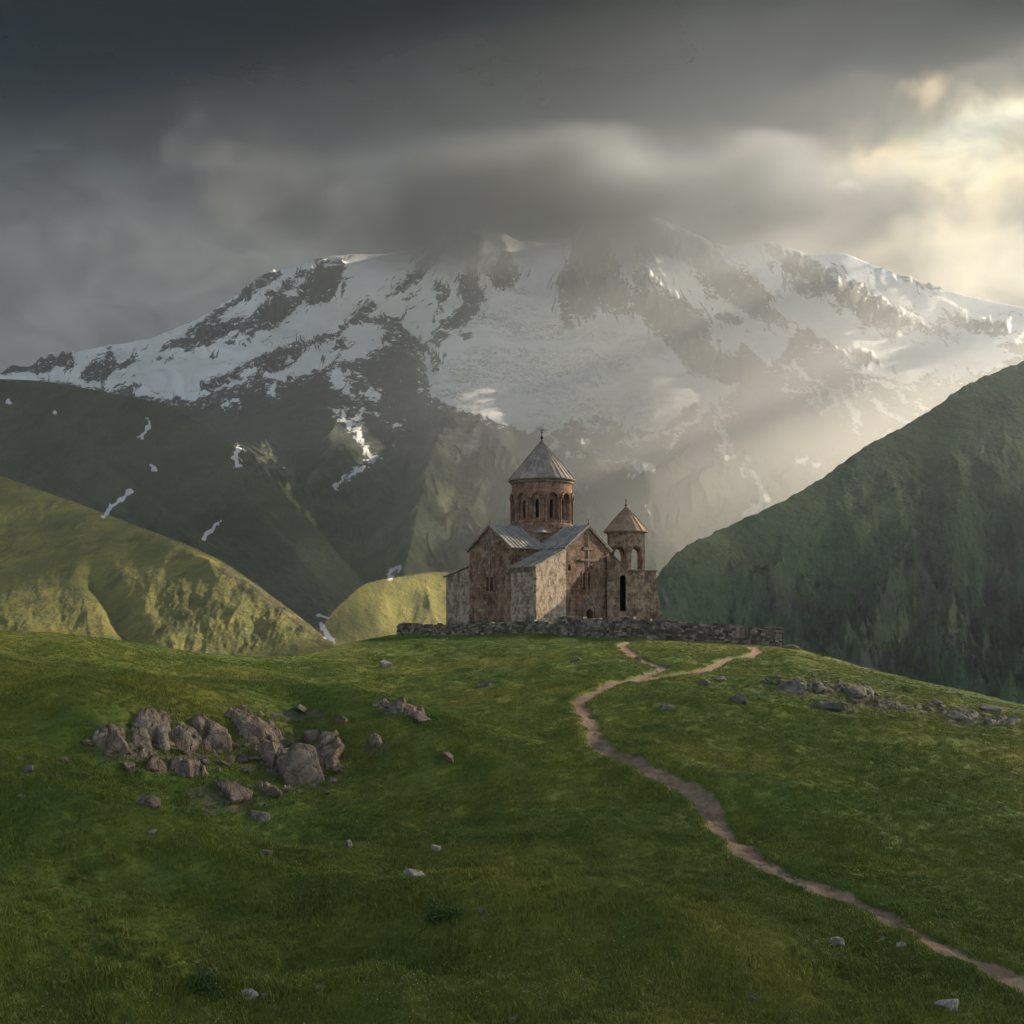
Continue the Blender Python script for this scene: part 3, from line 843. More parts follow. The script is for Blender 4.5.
def rocky_right(PX, PY):
    r = np.zeros(PX.shape)
    for a, b_, rx, ry, s in [(820, 600, 90, 26, .5), (930, 570, 50, 60, .5), (880, 480, 60, 24, .35), (960, 640, 60, 30, .5), (745, 560, 30, 30, .3), (890, 660, 80, 20, .5), (1000, 600, 60, 60, .45)]:
        r = np.maximum(r, s * np.exp(-((PX - a) / rx) ** 2 - ((PY - b_) / ry) ** 2))
    return r + 0.12


ridge('right_slope', 'steep dark green valley side rising to the right', 618, 1290, 560, 420,
      [(618, 650), (640, 606), (656, 578), (672, 558), (690, 544), (715, 532), (750, 516), (790, 497), (825, 476), (860, 450), (895, 431), (930, 410), (965, 386), (1000, 370), (1024, 361), (1080, 344), (1150, 326), (1290, 300)],
      [(618, 760), (1290, 780)], 620.0, [(618, 900), (800, 1300), (1024, 1650), (1290, 1900)], rel_right, m_right, rocky_right, base=lambda a, b_: 0.08 + 0.20 * sstep(b_ - 0.0 * a, 560, 440), streaks=False)
# ------------------------------------------------------------------ the church
GB = 1.15            # level of the church floor above the eye


def stone_material(name, base, alt, light, dark, plaster=0.5, red=0.0, sc=1.0):
    """weathered coursed stone with patches of worn plaster and dark runs"""
    m, n, b, out = material(name)
    tcn = n.n.new('ShaderNodeTexCoord'); oc = tcn.outputs['Object']
    geo = n.n.new('ShaderNodeNewGeometry')
    # wall coordinate: distance along the face and height
    s = n.sep(oc)
    al = n.math('ADD', s[0], s[1])
    br = n.n.new('ShaderNodeTexBrick')
    n.l.new(n.comb(al, s[2], 0.0), br.inputs['Vector'])
    br.inputs['Scale'].default_value = 1.0 * sc
    br.inputs['Brick Width'].default_value = 0.62; br.inputs['Row Height'].default_value = 0.34
    br.inputs['Mortar Size'].default_value = 0.018; br.inputs['Mortar Smooth'].default_value = 0.3
    br.inputs['Color1'].default_value = (0.62, 0.62, 0.62, 1); br.inputs['Color2'].default_value = (1.25, 1.22, 1.2, 1)
    br.inputs['Mortar'].default_value = (0.42, 0.40, 0.38, 1)
    n1 = n.noise(oc, 0.7, 7, 0.68); n2 = n.noise(n.vmath('ADD', oc, (9, 3, 5)), 2.6, 7, 0.7)
    streak = n.noise(n.mapping(oc, sc=(1.5, 1.5, 0.75)), 1.1, 8, 0.74)
    streak2 = n.noise(n.mapping(oc, loc=(5, 1, 2), sc=(1.8, 1.8, 1.2)), 1.1, 7, 0.74)
    col = n.mix(n.ramp(n1, 0.36, 0.62), base, alt)
    col = n.mix(0.9, col, n.mix(1.0, col, br.outputs['Color'], 'MULTIPLY'))
    pl = n.math('MULTIPLY', n.ramp(streak, 0.50 - 0.12 * plaster, 0.57 - 0.06 * plaster), plaster)
    col = n.mix(pl, col, light)
    col = n.mix(n.math('MULTIPLY', n.ramp(streak2, 0.46, 0.62), 0.68), col, dark)
    col = n.mix(n.ramp(n2, 0.52, 0.68, 0, 0.8), col, tuple(x * 0.6 for x in dark))
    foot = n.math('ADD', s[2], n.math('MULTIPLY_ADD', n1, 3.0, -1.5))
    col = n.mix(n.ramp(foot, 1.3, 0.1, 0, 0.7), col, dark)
    h = n.math('ADD', n.math('MULTIPLY', br.outputs['Fac'], -0.5), n.math('MULTIPLY', n2, 1.4))
    finish(n, b, col, 0.92, n.bump(h, 0.9, 0.05))
    return m


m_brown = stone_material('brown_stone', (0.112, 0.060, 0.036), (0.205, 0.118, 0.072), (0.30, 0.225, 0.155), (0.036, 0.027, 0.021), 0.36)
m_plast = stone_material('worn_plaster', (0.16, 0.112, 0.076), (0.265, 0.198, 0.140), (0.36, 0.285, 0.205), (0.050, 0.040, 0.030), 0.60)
m_lit = stone_material('sunlit_plaster', (0.25, 0.175, 0.115), (0.37, 0.28, 0.195), (0.46, 0.36, 0.25), (0.105, 0.068, 0.044), 0.75)  # lighter plaster copy that puts sunlight into the colour of a chapel face
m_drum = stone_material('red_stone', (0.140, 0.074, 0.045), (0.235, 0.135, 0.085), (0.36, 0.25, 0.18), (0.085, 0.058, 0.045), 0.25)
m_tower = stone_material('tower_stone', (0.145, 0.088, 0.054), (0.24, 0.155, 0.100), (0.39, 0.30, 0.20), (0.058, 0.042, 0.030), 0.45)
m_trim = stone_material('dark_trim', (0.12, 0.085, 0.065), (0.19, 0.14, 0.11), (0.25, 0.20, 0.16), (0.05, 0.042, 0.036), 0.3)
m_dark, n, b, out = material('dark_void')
finish(n, b, (0.012, 0.011, 0.010), 0.9)  # near-black panels paint the shade inside windows and openings; also the door


def roof_material(name, c0, c1, stain, polar=False, seams=26.0):
    m, n, b, out = material(name)
    tcn = n.n.new('ShaderNodeTexCoord'); oc = tcn.outputs['Object']
    n1 = n.noise(oc, 1.1, 7, 0.68); n2 = n.noise(n.mapping(oc, sc=(2, 2, 0.5)), 2.5, 6, 0.68)
    col = n.mix(n.ramp(n1, 0.34, 0.66), c0, c1)
    col = n.mix(n.ramp(n2, 0.50, 0.70, 0, 0.85), col, stain)
    col = n.mix(n.attr('seam'), col, tuple(x * 0.5 for x in c0))
    finish(n, b, col, 0.72, n.bump(n2, 0.5, 0.03))
    return m


m_roof = roof_material('grey_roof', (0.150, 0.130, 0.105), (0.265, 0.235, 0.195), (0.090, 0.074, 0.058))
m_cone = roof_material('cone_roof', (0.145, 0.120, 0.092), (0.255, 0.215, 0.170), (0.075, 0.058, 0.044))
m_tile = roof_material('brown_tile_roof', (0.155, 0.105, 0.070), (0.26, 0.175, 0.115), (0.080, 0.055, 0.038))
m_iron, n, b, out = material('dark_iron')
finish(n, b, (0.035, 0.030, 0.027), 0.55)


def bm_obj(name, bm, mat, parent=None, smooth=False):
    bmesh.ops.recalc_face_normals(bm, faces=bm.faces)
    me = bpy.data.meshes.new(name); bm.to_mesh(me); bm.free()
    return link(name, me, mat, parent, smooth)


def prism(bm, poly, axis, a0, a1):
    """extrude polygon poly (2-D) along an axis: 'x' poly=(y,z), 'y' poly=(x,z), 'z' poly=(x,y)"""
    def pt(q, a):
        return {'x': (a, q[0], q[1]), 'y': (q[0], a, q[1]), 'z': (q[0], q[1], a)}[axis]
    A = [bm.verts.new(pt(q, a0)) for q in poly]; B = [bm.verts.new(pt(q, a1)) for q in poly]
    bm.faces.new(A); bm.faces.new(B[::-1])
    k = len(poly)
    for i in range(k):
        bm.faces.new((A[i], B[i], B[(i + 1) % k], A[(i + 1) % k]))


def box(bm, x0, x1, y0, y1, z0, z1):
    prism(bm, [(x0, y0), (x1, y0), (x1, y1), (x0, y1)], 'z', z0, z1)


def arch_poly(c_, w, z0, z1, k=8):
    """outline of a round-headed opening: centre c_, width w, sill z0, crown z1"""
    r = w / 2; zs = z1 - r
    return [(c_ - r, z0), (c_ + r, z0)] + [(c_ + r * math.cos(a), zs + r * math.sin(a)) for a in [math.pi * i / k for i in range(k + 1)]]


def cut(o, bm):
    """subtract a closed mesh from object o"""
    bmesh.ops.recalc_face_normals(bm, faces=bm.faces)
    me = bpy.data.meshes.new('cutter'); bm.to_mesh(me); bm.free()
    c_ = bpy.data.objects.new('cutter', me); COL.objects.link(c_)
    c_.parent = o.parent; c_.location = o.location; c_.rotation_euler = o.rotation_euler
    md = o.modifiers.new('cut', 'BOOLEAN'); md.operation = 'DIFFERENCE'; md.solver = 'EXACT'; md.object = c_
    bpy.context.view_layer.update()
    dg = bpy.context.evaluated_depsgraph_get()
    new = bpy.data.meshes.new_from_object(o.evaluated_get(dg))
    o.modifiers.clear(); old = o.data; o.data = new; bpy.data.meshes.remove(old)
    bpy.data.objects.remove(c_)


def slab_roof(name, bmfaces, th, mat, parent, seam_dir=None, pitch=0.55):
    """roof plane(s) given as quads of corner points, thickened, with raised standing seams down the slope"""
    bm = bmesh.new()
    for quad in bmfaces:
        q = [Vector(v) for v in quad]           # eave0, eave1, ridge1, ridge0
        nrm = (q[1] - q[0]).cross(q[3] - q[0]).normalized()
        if nrm.z < 0: nrm = -nrm
        lo = [bm.verts.new(v) for v in q]; hi = [bm.verts.new(v + nrm * th) for v in q]
        bm.faces.new(lo); bm.faces.new(hi)
        for i in range(4): bm.faces.new((lo[i], lo[(i + 1) % 4], hi[(i + 1) % 4], hi[i]))
        L = (q[1] - q[0]).length; k = max(2, int(L / pitch))
        for i in range(1, k):
            t = i / k
            a = q[0].lerp(q[1], t) + nrm * th; b_ = q[3].lerp(q[2], t) + nrm * th
            u = (q[1] - q[0]).normalized() * 0.03
            w = nrm * 0.07
            p = [a - u, a + u, b_ + u, b_ - u]
            l2 = [bm.verts.new(v - nrm * 0.02) for v in p]; h2 = [bm.verts.new(v + w) for v in p]
            bm.faces.new(l2); bm.faces.new(h2)
            for j in range(4): bm.faces.new((l2[j], l2[(j + 1) % 4], h2[(j + 1) % 4], h2[j]))
    return bm_obj(name, bm, mat, parent)


church = empty('stone_church', (CHURCH[0], CHURCH[1], GB), R(-45))
tag(church, 'old brown stone church with a round drum and pointed dome on the hilltop', 'church')
AX, AY = 6.42, 7.5        # half lengths of the plan: right front at x = AX, left front at y = -AY
WA, WB = 3.25, 3.0        # half widths of the arms
EV, RG = 8.1, 10.35       # eaves and ridge of the arms
BASE = -1.6

# right arm (gabled end facing right), running through to the back
bm = bmesh.new(); prism(bm, [(-WA, BASE), (WA, BASE), (WA, EV), (0, RG), (-WA, EV)], 'x', -AX, AX)
nave = bm_obj('nave', bm, m_brown, church)
bm = bmesh.new()
prism(bm, arch_poly(0.15, 0.95, 0.35, 2.0), 'x', AX - 0.6, AX + 0.5)
prism(bm, arch_poly(-0.62, 0.36, 3.9, 5.6, 6), 'x', AX - 0.5, AX + 0.5)
prism(bm, arch_poly(0.10, 0.36, 3.9, 5.6, 6), 'x', AX - 0.5, AX + 0.5)
box(bm, AX - 0.4, AX + 0.4, -2.95, -2.55, 5.75, 6.35)
cut(nave, bm)
# left arm (gabled end facing left)
bm = bmesh.new(); prism(bm, [(-WB, BASE), (WB, BASE), (WB, EV - .02), (0, RG - .03), (-WB, EV - .02)], 'y', -AY, AY - 1.3)
tr = bm_obj('transept', bm, m_brown, church)
bm = bmesh.new()
prism(bm, arch_poly(-0.30, 0.42, 3.75, 5.15, 6), 'y', -AY - 0.5, -AY + 0.55)
prism(bm, arch_poly(0.30, 0.42, 3.75, 5.15, 6), 'y', -AY - 0.5, -AY + 0.55)
cut(tr, bm)
# corner chapels with lean-to roofs
bm = bmesh.new()
prism(bm, [(-AY + .003, BASE), (-WA + .1, BASE), (-WA + .1, 7.8), (-AY + .003, 6.0)], 'x', WB - .1, AX - 0.003)
ch_r = bm_obj('corner_chapel', bm, m_plast, church)
ch_r.data.materials.append(m_lit)
for f in ch_r.data.polygons:
    if f.normal.x > 0.9: f.material_index = 1  # right face gets the lit plaster copy, sunlight painted on
ch_r['label'] = 'pale plastered corner chapel'
bm = bmesh.new()
prism(bm, [(-6.5, BASE), (-WB + .1, BASE), (-WB + .1, 6.25), (-6.5, 5.35)], 'y', -AY + .003, -WA + .1)
ch_l = bm_obj('corner_chapel', bm, m_plast, church)
bm = bmesh.new()      # back chapels, seen only from the side
prism(bm, [(-6.4, BASE), (-WB + .1, BASE), (-WB + .1, 7.2), (-6.4, 5.6)], 'y', WA - .1, AY - 1.5)
bm_obj('corner_chapel', bm, m_plast, church)

# roofs
o_ = 0.28
def arm_roof(name, x, w, ends, z0=EV, z1=RG):
    """gable roof of an arm; x: 'x' or 'y' axis; ends (a, b) along the axis"""
    sl = (z1 - z0) / w
    for s in (-1, 1):
        e = s * (w + o_); ze = z0 - sl * o_
        a, b_ = ends
        if x == 'x': q = [(a, e, ze), (b_, e, ze), (b_, 0, z1), (a, 0, z1)]
        else: q = [(e, a, ze), (e, b_, ze), (0, b_, z1), (0, a, z1)]
        yield q
rr = list(arm_roof('r', 'x', WA, (0, AX + .22))) + list(arm_roof('r', 'x', WA, (-AX - .22, 0)))
slab_roof('roof', rr, 0.12, m_roof, church)
ll = list(arm_roof('l', 'y', WB, (-AY - .22, 0), EV - .02, RG - .03)) + list(arm_roof('l', 'y', WB, (0, AY - 1.1), EV - .02, RG - .03))
slab_roof('roof', ll, 0.125, m_roof, church)
slab_roof('chapel_roof', [[(WB - .05, -AY - .25, 5.92), (AX + .2, -AY - .25, 5.92), (AX + .2, -WA, 7.86), (WB - .05, -WA, 7.86)]], 0.13, m_roof, church)
slab_roof('chapel_roof', [[(-6.8, -AY - .2, 5.3), (-6.8, -WA + .1, 5.3), (-WB, -WA + .1, 6.3), (-WB, -AY - .2, 6.3)]], 0.13, m_roof, church)
slab_roof('chapel_roof', [[(-6.7, WA - .1, 5.55), (-6.7, AY - 1.3, 5.55), (-WB, AY - 1.3, 7.28), (-WB, WA - .1, 7.28)]], 0.13, m_roof, church)


def bar(bm, a, b_, w, h):
    """square bar between two points"""
    a, b_ = Vector(a), Vector(b_); d = (b_ - a).normalized()
    u = d.cross(Vector((0, 0, 1))); u = (u if u.length > .01 else Vector((1, 0, 0))).normalized(); v = u.cross(d).normalized()
    A = [bm.verts.new(a + u * w * s + v * h * t_) for s, t_ in ((-1, -1), (1, -1), (1, 1), (-1, 1))]
    B = [bm.verts.new(b_ + u * w * s + v * h * t_) for s, t_ in ((-1, -1), (1, -1), (1, 1), (-1, 1))]
    bm.faces.new(A); bm.faces.new(B[::-1])
    for i in range(4): bm.faces.new((A[i], B[i], B[(i + 1) % 4], A[(i + 1) % 4]))


# gable cornices
bm = bmesh.new()
for s in (-1, 1):
    bar(bm, (AX + .10, s * (WA + .2), EV - .24), (AX + .10, 0, RG - .10), .10, .11)
bm_obj('gable_cornice', bm, m_trim, church)
bm = bmesh.new()
for s in (-1, 1):
    bar(bm, (s * (WB + .2), -AY - .10, EV - .26), (0, -AY - .10, RG - .13), .10, .11)
bm_obj('gable_cornice', bm, m_trim, church)
# side cornices under the eaves of the arms
bm = bmesh.new()
bar(bm, (WB + .07, -AY + .1, EV - .32), (WB + .07, -WA, EV - .32), .08, .10)
bm_obj('eave_cornice', bm, m_trim, church); bm = bmesh.new()
bar(bm, (WB, -WA - .07, EV - .34), (AX - .1, -WA - .07, EV - .34), .08, .10)
bm_obj('eave_cornice', bm, m_trim, church); bm = bmesh.new()
bar(bm, (WB + .1, -AY - .07, 5.72), (AX, -AY - .07, 5.72), .08, .09)
bm_obj('eave_cornice', bm, m_trim, church)

# plinth of the drum, its corners showing between the roofs
bm = bmesh.new(); box(bm, -2.6, 2.6, -2.6, 2.6, 8.0, 9.78)
bm_obj('drum_plinth', bm, m_brown, church)
bm = bmesh.new()
lo = [bm.verts.new((sx * 2.85, sy * 2.85, 9.74)) for sx, sy in ((-1, -1), (1, -1), (1, 1), (-1, 1))]
mid = [bm.verts.new((sx * 2.85, sy * 2.85, 9.88)) for sx, sy in ((-1, -1), (1, -1), (1, 1), (-1, 1))]
hi = [bm.verts.new((sx * 2.0, sy * 2.0, 10.72)) for sx, sy in ((-1, -1), (1, -1), (1, 1), (-1, 1))]
bm.faces.new(lo); bm.faces.new(hi)
for i in range(4):
    bm.faces.new((lo[i], lo[(i + 1) % 4], mid[(i + 1) % 4], mid[i])); bm.faces.new((mid[i], mid[(i + 1) % 4], hi[(i + 1) % 4], hi[i]))
bm_obj('plinth_roof', bm, m_roof, church)


def lathe(bm, prof, k, rot=0.0):
    rings = []
    for r_, z in prof:
        rings.append([bm.verts.new((r_ * math.cos(2 * math.pi * i / k + rot), r_ * math.sin(2 * math.pi * i / k + rot), z)) for i in range(k)])
    for a, b_ in zip(rings, rings[1:]):
        for i in range(k): bm.faces.new((a[i], a[(i + 1) % k], b_[(i + 1) % k], b_[i]))
    bm.faces.new(rings[0][::-1]); bm.faces.new(rings[-1])


# drum with a blind arcade
RD = 3.12
bm = bmesh.new(); lathe(bm, [(RD + .14, 9.3), (RD + .14, 10.75), (RD - .02, 10.85), (RD, 11.0), (RD, 15.0)], 48)
drum = bm_obj('drum', bm, m_drum, church)
K = 12
rotk = R(45 - 15 + 4)
bm = bmesh.new()
for i in range(K):           # sunk panels of the arcade
    a = 2 * math.pi * i / K + rotk
    M = Matrix.Rotation(a, 4, 'Z')
    b2 = bmesh.new(); prism(b2, arch_poly(0, 1.02, 11.1, 13.85, 8), 'x', RD - 0.30, RD + 0.6)
    b2.transform(M); me = bpy.data.meshes.new('t'); b2.to_mesh(me); b2.free(); bm.from_mesh(me); bpy.data.meshes.remove(me)
cut(drum, bm)
bm = bmesh.new()
for i in range(K):           # slit windows
    a = 2 * math.pi * i / K + rotk
    b2 = bmesh.new(); prism(b2, arch_poly(0, 0.36, 11.3, 13.2, 6), 'x', RD - 0.75, RD + 0.6)
    b2.transform(Matrix.Rotation(a, 4, 'Z')); me = bpy.data.meshes.new('t'); b2.to_mesh(me); b2.free(); bm.from_mesh(me); bpy.data.meshes.remove(me)
cut(drum, bm)
drum.data.materials.clear(); drum.data.materials.append(m_drum)
for i in range(K):
    a = 2 * math.pi * i / K + rotk
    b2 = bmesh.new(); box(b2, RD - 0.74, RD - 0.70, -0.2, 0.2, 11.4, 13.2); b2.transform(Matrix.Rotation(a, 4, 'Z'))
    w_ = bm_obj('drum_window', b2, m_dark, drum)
    # arch moulding
    b2 = bmesh.new()
    r1, r2, zs = 0.53, 0.72, 13.85 - 0.51
    pr = [(r2 * math.cos(t_), zs + r2 * math.sin(t_)) for t_ in [math.pi * j / 8 for j in range(9)]]
    pi_ = [(r1 * math.cos(t_), zs + r1 * math.sin(t_)) for t_ in [math.pi * j / 8 for j in range(9)]]
    prism(b2, pr + pi_[::-1], 'x', RD - 0.12, RD + 0.17)
    b2.transform(Matrix.Rotation(a, 4, 'Z'))
    bm_obj('arcade_arch', b2, m_drum, drum)
    # twin colonnettes between the panels
    b2 = bmesh.new()
    a2 = a + math.pi / K
    for d_ in (-0.12, 0.12):
        rings = []
        for z, r_ in ((10.9, .11), (11.05, .085), (13.15, .085), (13.3, .13)):
            rings.append([b2.verts.new((RD + .07 + r_ * math.cos(t_), d_ + r_ * math.sin(t_), z)) for t_ in [2 * math.pi * j / 8 for j in range(8)]])
        for p_, q_ in zip(rings, rings[1:]):
            for j in range(8): b2.faces.new((p_[j], p_[(j + 1) % 8], q_[(j + 1) % 8], q_[j]))
        b2.faces.new(rings[0][::-1]); b2.faces.new(rings[-1])
    b2.transform(Matrix.Rotation(a2, 4, 'Z'))
    bm_obj('colonnette', b2, m_drum, drum)
bm = bmesh.new(); lathe(bm, [(RD + .0, 14.85), (RD + .16, 15.0), (RD + .18, 15.15), (RD + .30, 15.25), (RD + .32, 15.38), (RD - .3, 15.40)], 48)
bm_obj('drum_cornice', bm, m_trim, church)


def cone_roof(name, r, z0, z1, k, mat, parent, droop=0.0, rib=True, rot=0.0, bulge=0.0):
    bm = bmesh.new()
    prof = [(r - .02, z0 - .10), (r, z0)] + [(r * (1 - t) + bulge * math.sin(math.pi * t) + .03 * t, z0 + (z1 - z0) * t) for t in (0.12, .25, .4, .55, .7, .85, 0.97)] + [(0.03, z1)]
    lathe(bm, prof, k, rot)
    if rib:
        for i in range(k):
            a = 2 * math.pi * i / k + rot
            c_, s_ = math.cos(a), math.sin(a)
            pts = [Vector((q * c_, q * s_, z)) for q, z in prof[1:-1]]
            for p_, q_ in zip(pts, pts[1:]):
                bar(bm, p_, q_, .035 * max(0.3, p_.xy.length / r), .05)
    return bm_obj(name, bm, mat, parent)


cone_roof('cone_roof', RD + .40, 15.40, 19.55, 32, m_cone, church)


def finial(parent, name, z, s):
    bm = bmesh.new()
    prof = [(.16, 0), (.10, .10), (.06, .2), (.15, .30), (.17, .38), (.12, .48), (.04, .55), (.04, .75), (.10, .80), (.10, .88), (.035, .94), (.03, 1.2)]
    lathe(bm, [(a * s, z - .12 + b_ * s) for a, b_ in prof], 10)
    zc = z - .12 + 1.05 * s
    d = 1 / math.sqrt(2)
    bar(bm, (-.20 * s * d, -.20 * s * d, zc), (.20 * s * d, .20 * s * d, zc), .03 * s, .03 * s)
    return bm_obj(name, bm, m_iron, parent)


finial(church, 'dome_cross', 19.55, 1.15)
finial(church, 'gable_finial', 0, .55).location = (AX + .05, 0, RG + .12)
finial(church, 'gable_finial', 0, .32).location = (0, -AY - .05, RG + .10)

# portal
bm = bmesh.new()
outer = arch_poly(0.15, 2.1, 0.1, 3.0, 10); inner = arch_poly(0.15, 1.45, 0.1, 2.55, 10)
for s, e, pr_ in ((outer, inner, .22), ):
    A = s[2:]; B = e[2:]
    prism(bm, [s[1]] + A + [s[0]] + [e[0]] + B[::-1] + [e[1]], 'x', AX - .02, AX + pr_)
portal = bm_obj('portal', bm, m_trim, church)
bm = bmesh.new()
prism(bm, [inner[1]] + inner[2:] + [inner[0]] + [(0.15 - .475, .1)] + arch_poly(0.15, .95, 0.35, 2.0)[2:][::-1] + [(0.15 + .475, .1)], 'x', AX + .003, AX + .10)
bm_obj('portal_lining', bm, m_brown, portal)
bm = bmesh.new(); box(bm, AX - .58, AX - .50, -.42, .72, .2, 2.1)
door = bm_obj('door', bm, m_dark, church)
bm = bmesh.new()
for yy in (-.31, 0.15 - .2, 0.28, .6): box(bm, AX - .50, AX - .47, yy - .02, yy + .02, .3, 2.0)
bm_obj('door_boards', bm, m_iron, door)
bm = bmesh.new(); box(bm, AX, AX + .9, -.9, 1.3, -.9, .2); box(bm, AX + .9, AX + 1.4, -1.2, 1.6, -.9, -.05)
bm_obj('door_steps', bm, m_trim, church)
# window darkness and surrounds
for ys in (-0.62, 0.10):
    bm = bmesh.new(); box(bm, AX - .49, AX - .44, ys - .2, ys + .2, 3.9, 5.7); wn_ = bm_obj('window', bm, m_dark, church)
    bm = bmesh.new()
    o2 = arch_poly(ys, .62, 3.9, 5.85, 6); i2 = arch_poly(ys, .34, 3.98, 5.63, 6)
    prism(bm, [o2[1]] + o2[2:] + [o2[0]] + [i2[0]] + i2[2:][::-1] + [i2[1]], 'x', AX - .01, AX + .07 + .01 * (ys > 0))
    bm_obj('window_frame', bm, m_drum, wn_)
for xs in (-.30, .30):
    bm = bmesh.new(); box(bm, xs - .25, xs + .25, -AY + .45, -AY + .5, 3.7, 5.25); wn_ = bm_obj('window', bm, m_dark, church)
    bm = bmesh.new()
    o2 = arch_poly(xs, .66, 3.6, 5.4, 6); i2 = arch_poly(xs, .44, 3.72, 5.2, 6)
    prism(bm, [o2[1]] + o2[2:] + [o2[0]] + [i2[0]] + i2[2:][::-1] + [i2[1]], 'y', -AY - .08 - .01 * (xs > 0), -AY + .01)
    bm_obj('window_frame', bm, m_drum, wn_)
bm = bmesh.new(); box(bm, -.85, .85, -AY - .12, -AY + .01, 3.42, 3.60)
bm_obj('window_sill', bm, m_trim, church)
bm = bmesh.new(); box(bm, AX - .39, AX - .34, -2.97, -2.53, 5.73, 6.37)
bm_obj('vent_shade', bm, m_dark, church)  # near-black panel painted as the shade in the hole
# carved cross high on the right gable, framed slab and ledge under it
bm = bmesh.new()
box(bm, AX - .01, AX + .09, -.14, .14, 6.1, 9.3); box(bm, AX - .01, AX + .088, -.75, .75, 7.9, 8.2)
box(bm, AX - .01, AX + .12, -1.25, 1.25, 6.75, 6.95)
bm_obj('carved_cross', bm, m_trim, church)
bm = bmesh.new()
box(bm, -.12, .12, -AY - .09, -AY + .01, 6.0, 8.6); box(bm, -.6, .6, -AY - .088, -AY + .01, 7.5, 7.75)
bm_obj('carved_cross', bm, m_trim, church)
# corner quoins and low plinth course
bm = bmesh.new()
box(bm, WB - .05, AX + .16, -AY - .16, -AY + .02, BASE, .35); box(bm, AX - .02, AX + .16, -AY - .155, WA + .1, BASE, .34)
box(bm, -6.66, WB - .05, -AY - .158, -AY + .02, BASE, .30)
bm_obj('plinth', bm, m_trim, church)

# ------------------------------------------------------------------ bell tower on its battered block
TX, TY = 11.95, 147.5
tower = empty('bell_tower', (TX, TY, GB), 0)
tag(tower, 'open arched bell tower with a brown cone roof beside the church', 'bell tower')
RH, Z0T, Z1T = 2.13, 5.0, 10.1
PHI = R(-90 + 32)           # direction of the right-hand opening
rot6 = PHI + R(30)
bm = bmesh.new(); lathe(bm, [(RH, Z0T), (RH, Z1T)], 6, rot6)
bel = bm_obj('belfry', bm, m_tower, tower)
bm = bmesh.new(); lathe(bm, [(RH - .42, Z0T + .6), (RH - .42, Z1T - .35)], 6, rot6)
cut(bel, bm)
bm = bmesh.new()
for k_ in range(3):
    b2 = bmesh.new(); prism(b2, arch_poly(0, 1.36, 6.0, 8.5, 10), 'x', -4, 4)
    b2.transform(Matrix.Rotation(PHI + k_ * math.pi / 3, 4, 'Z')); me = bpy.data.meshes.new('t'); b2.to_mesh(me); b2.free(); bm.from_mesh(me); bpy.data.meshes.remove(me)
    if k_ == 0:
        cut(bel, bm); bm = bmesh.new()
    elif k_ == 1:
        cut(bel, bm); bm = bmesh.new()
cut(bel, bm)
bel.data.materials.clear(); bel.data.materials.append(m_tower)
for k_ in range(6):        # arch mouldings
    b2 = bmesh.new(); r1, r2, zs = .70, .86, 8.5 - .68
    ri = RH * math.cos(math.pi / 6)
    pr = [(r2 * math.cos(t_), zs + r2 * math.sin(t_)) for t_ in [math.pi * j / 10 for j in range(11)]]
    pi_ = [(r1 * math.cos(t_), zs + r1 * math.sin(t_)) for t_ in [math.pi * j / 10 for j in range(11)]]
    prism(b2, pr + pi_[::-1], 'x', ri - .02, ri + .07); b2.transform(Matrix.Rotation(PHI + k_ * math.pi / 3, 4, 'Z'))
    bm_obj('arch_moulding', b2, m_trim, bel)
bm = bmesh.new(); lathe(bm, [(RH + .02, Z1T - .18), (RH + .16, Z1T - .02), (RH + .16, Z1T + .06), (RH - .3, Z1T + .08)], 6, rot6)
bm_obj('cornice', bm, m_trim, tower)
bm = bmesh.new(); lathe(bm, [(RH + .01, 5.95), (RH + .09, 6.0), (RH + .09, 6.12), (RH + .01, 6.15)], 6, rot6)
bm_obj('string_course', bm, m_trim, tower)
cone_roof('cone_roof', RH + .22, Z1T + .10, 12.8, 18, m_tile, tower, rot=rot6, bulge=.08)
finial(tower, 'roof_finial', 12.8, .85)
# battered block under the tower: outline in the front plane, extruded back
def tp(px, py, Y): return ((px - CX) / F * Y - TX, (HY - py) / F * Y - GB)
YB = 143.2
prof = [tp(607, 640, YB), tp(607, 556, YB), tp(614, 557, YB), tp(629, 572, YB), tp(656, 571.5, YB), tp(657.2, 592, YB), tp(660.5, 606, YB), tp(664.5, 624, YB), tp(668, 640, YB)]
bm = bmesh.new(); prism(bm, prof, 'y', YB - TY, 3.2)
block = bm_obj('base_block', bm, m_tower, tower)
bm = bmesh.new()
dc = tp(623, 611, YB)
prism(bm, arch_poly(dc[0], .62, dc[1], tp(623, 571.5, YB)[1] - .35, 6), 'y', YB - TY - 1, YB - TY + 1.3)
cut(block, bm)
block.data.materials.clear(); block.data.materials.append(m_tower)
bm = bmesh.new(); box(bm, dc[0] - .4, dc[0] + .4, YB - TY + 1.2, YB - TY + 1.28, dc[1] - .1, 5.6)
bm_obj('passage_shade', bm, m_dark, block)  # near-black panel painted as the unlit inside of the doorway
bm = bmesh.new()
a_, b_ = tp(613, 556.5, YB), tp(629.5, 572.5, YB)
bar(bm, (a_[0], YB - TY + .6, a_[1] + .06), (b_[0], YB - TY + .6, b_[1] + .06), .75, .09)
bm_obj('sloping_coping', bm, m_trim, block)
bm = bmesh.new()
a_, b_ = tp(628.5, 571.5, YB), tp(656.5, 571, YB)
box(bm, a_[0], b_[0] + .06, YB - TY - .06, 3.25, a_[1] - .02, a_[1] + .12)
bm_obj('block_coping', bm, m_trim, block)

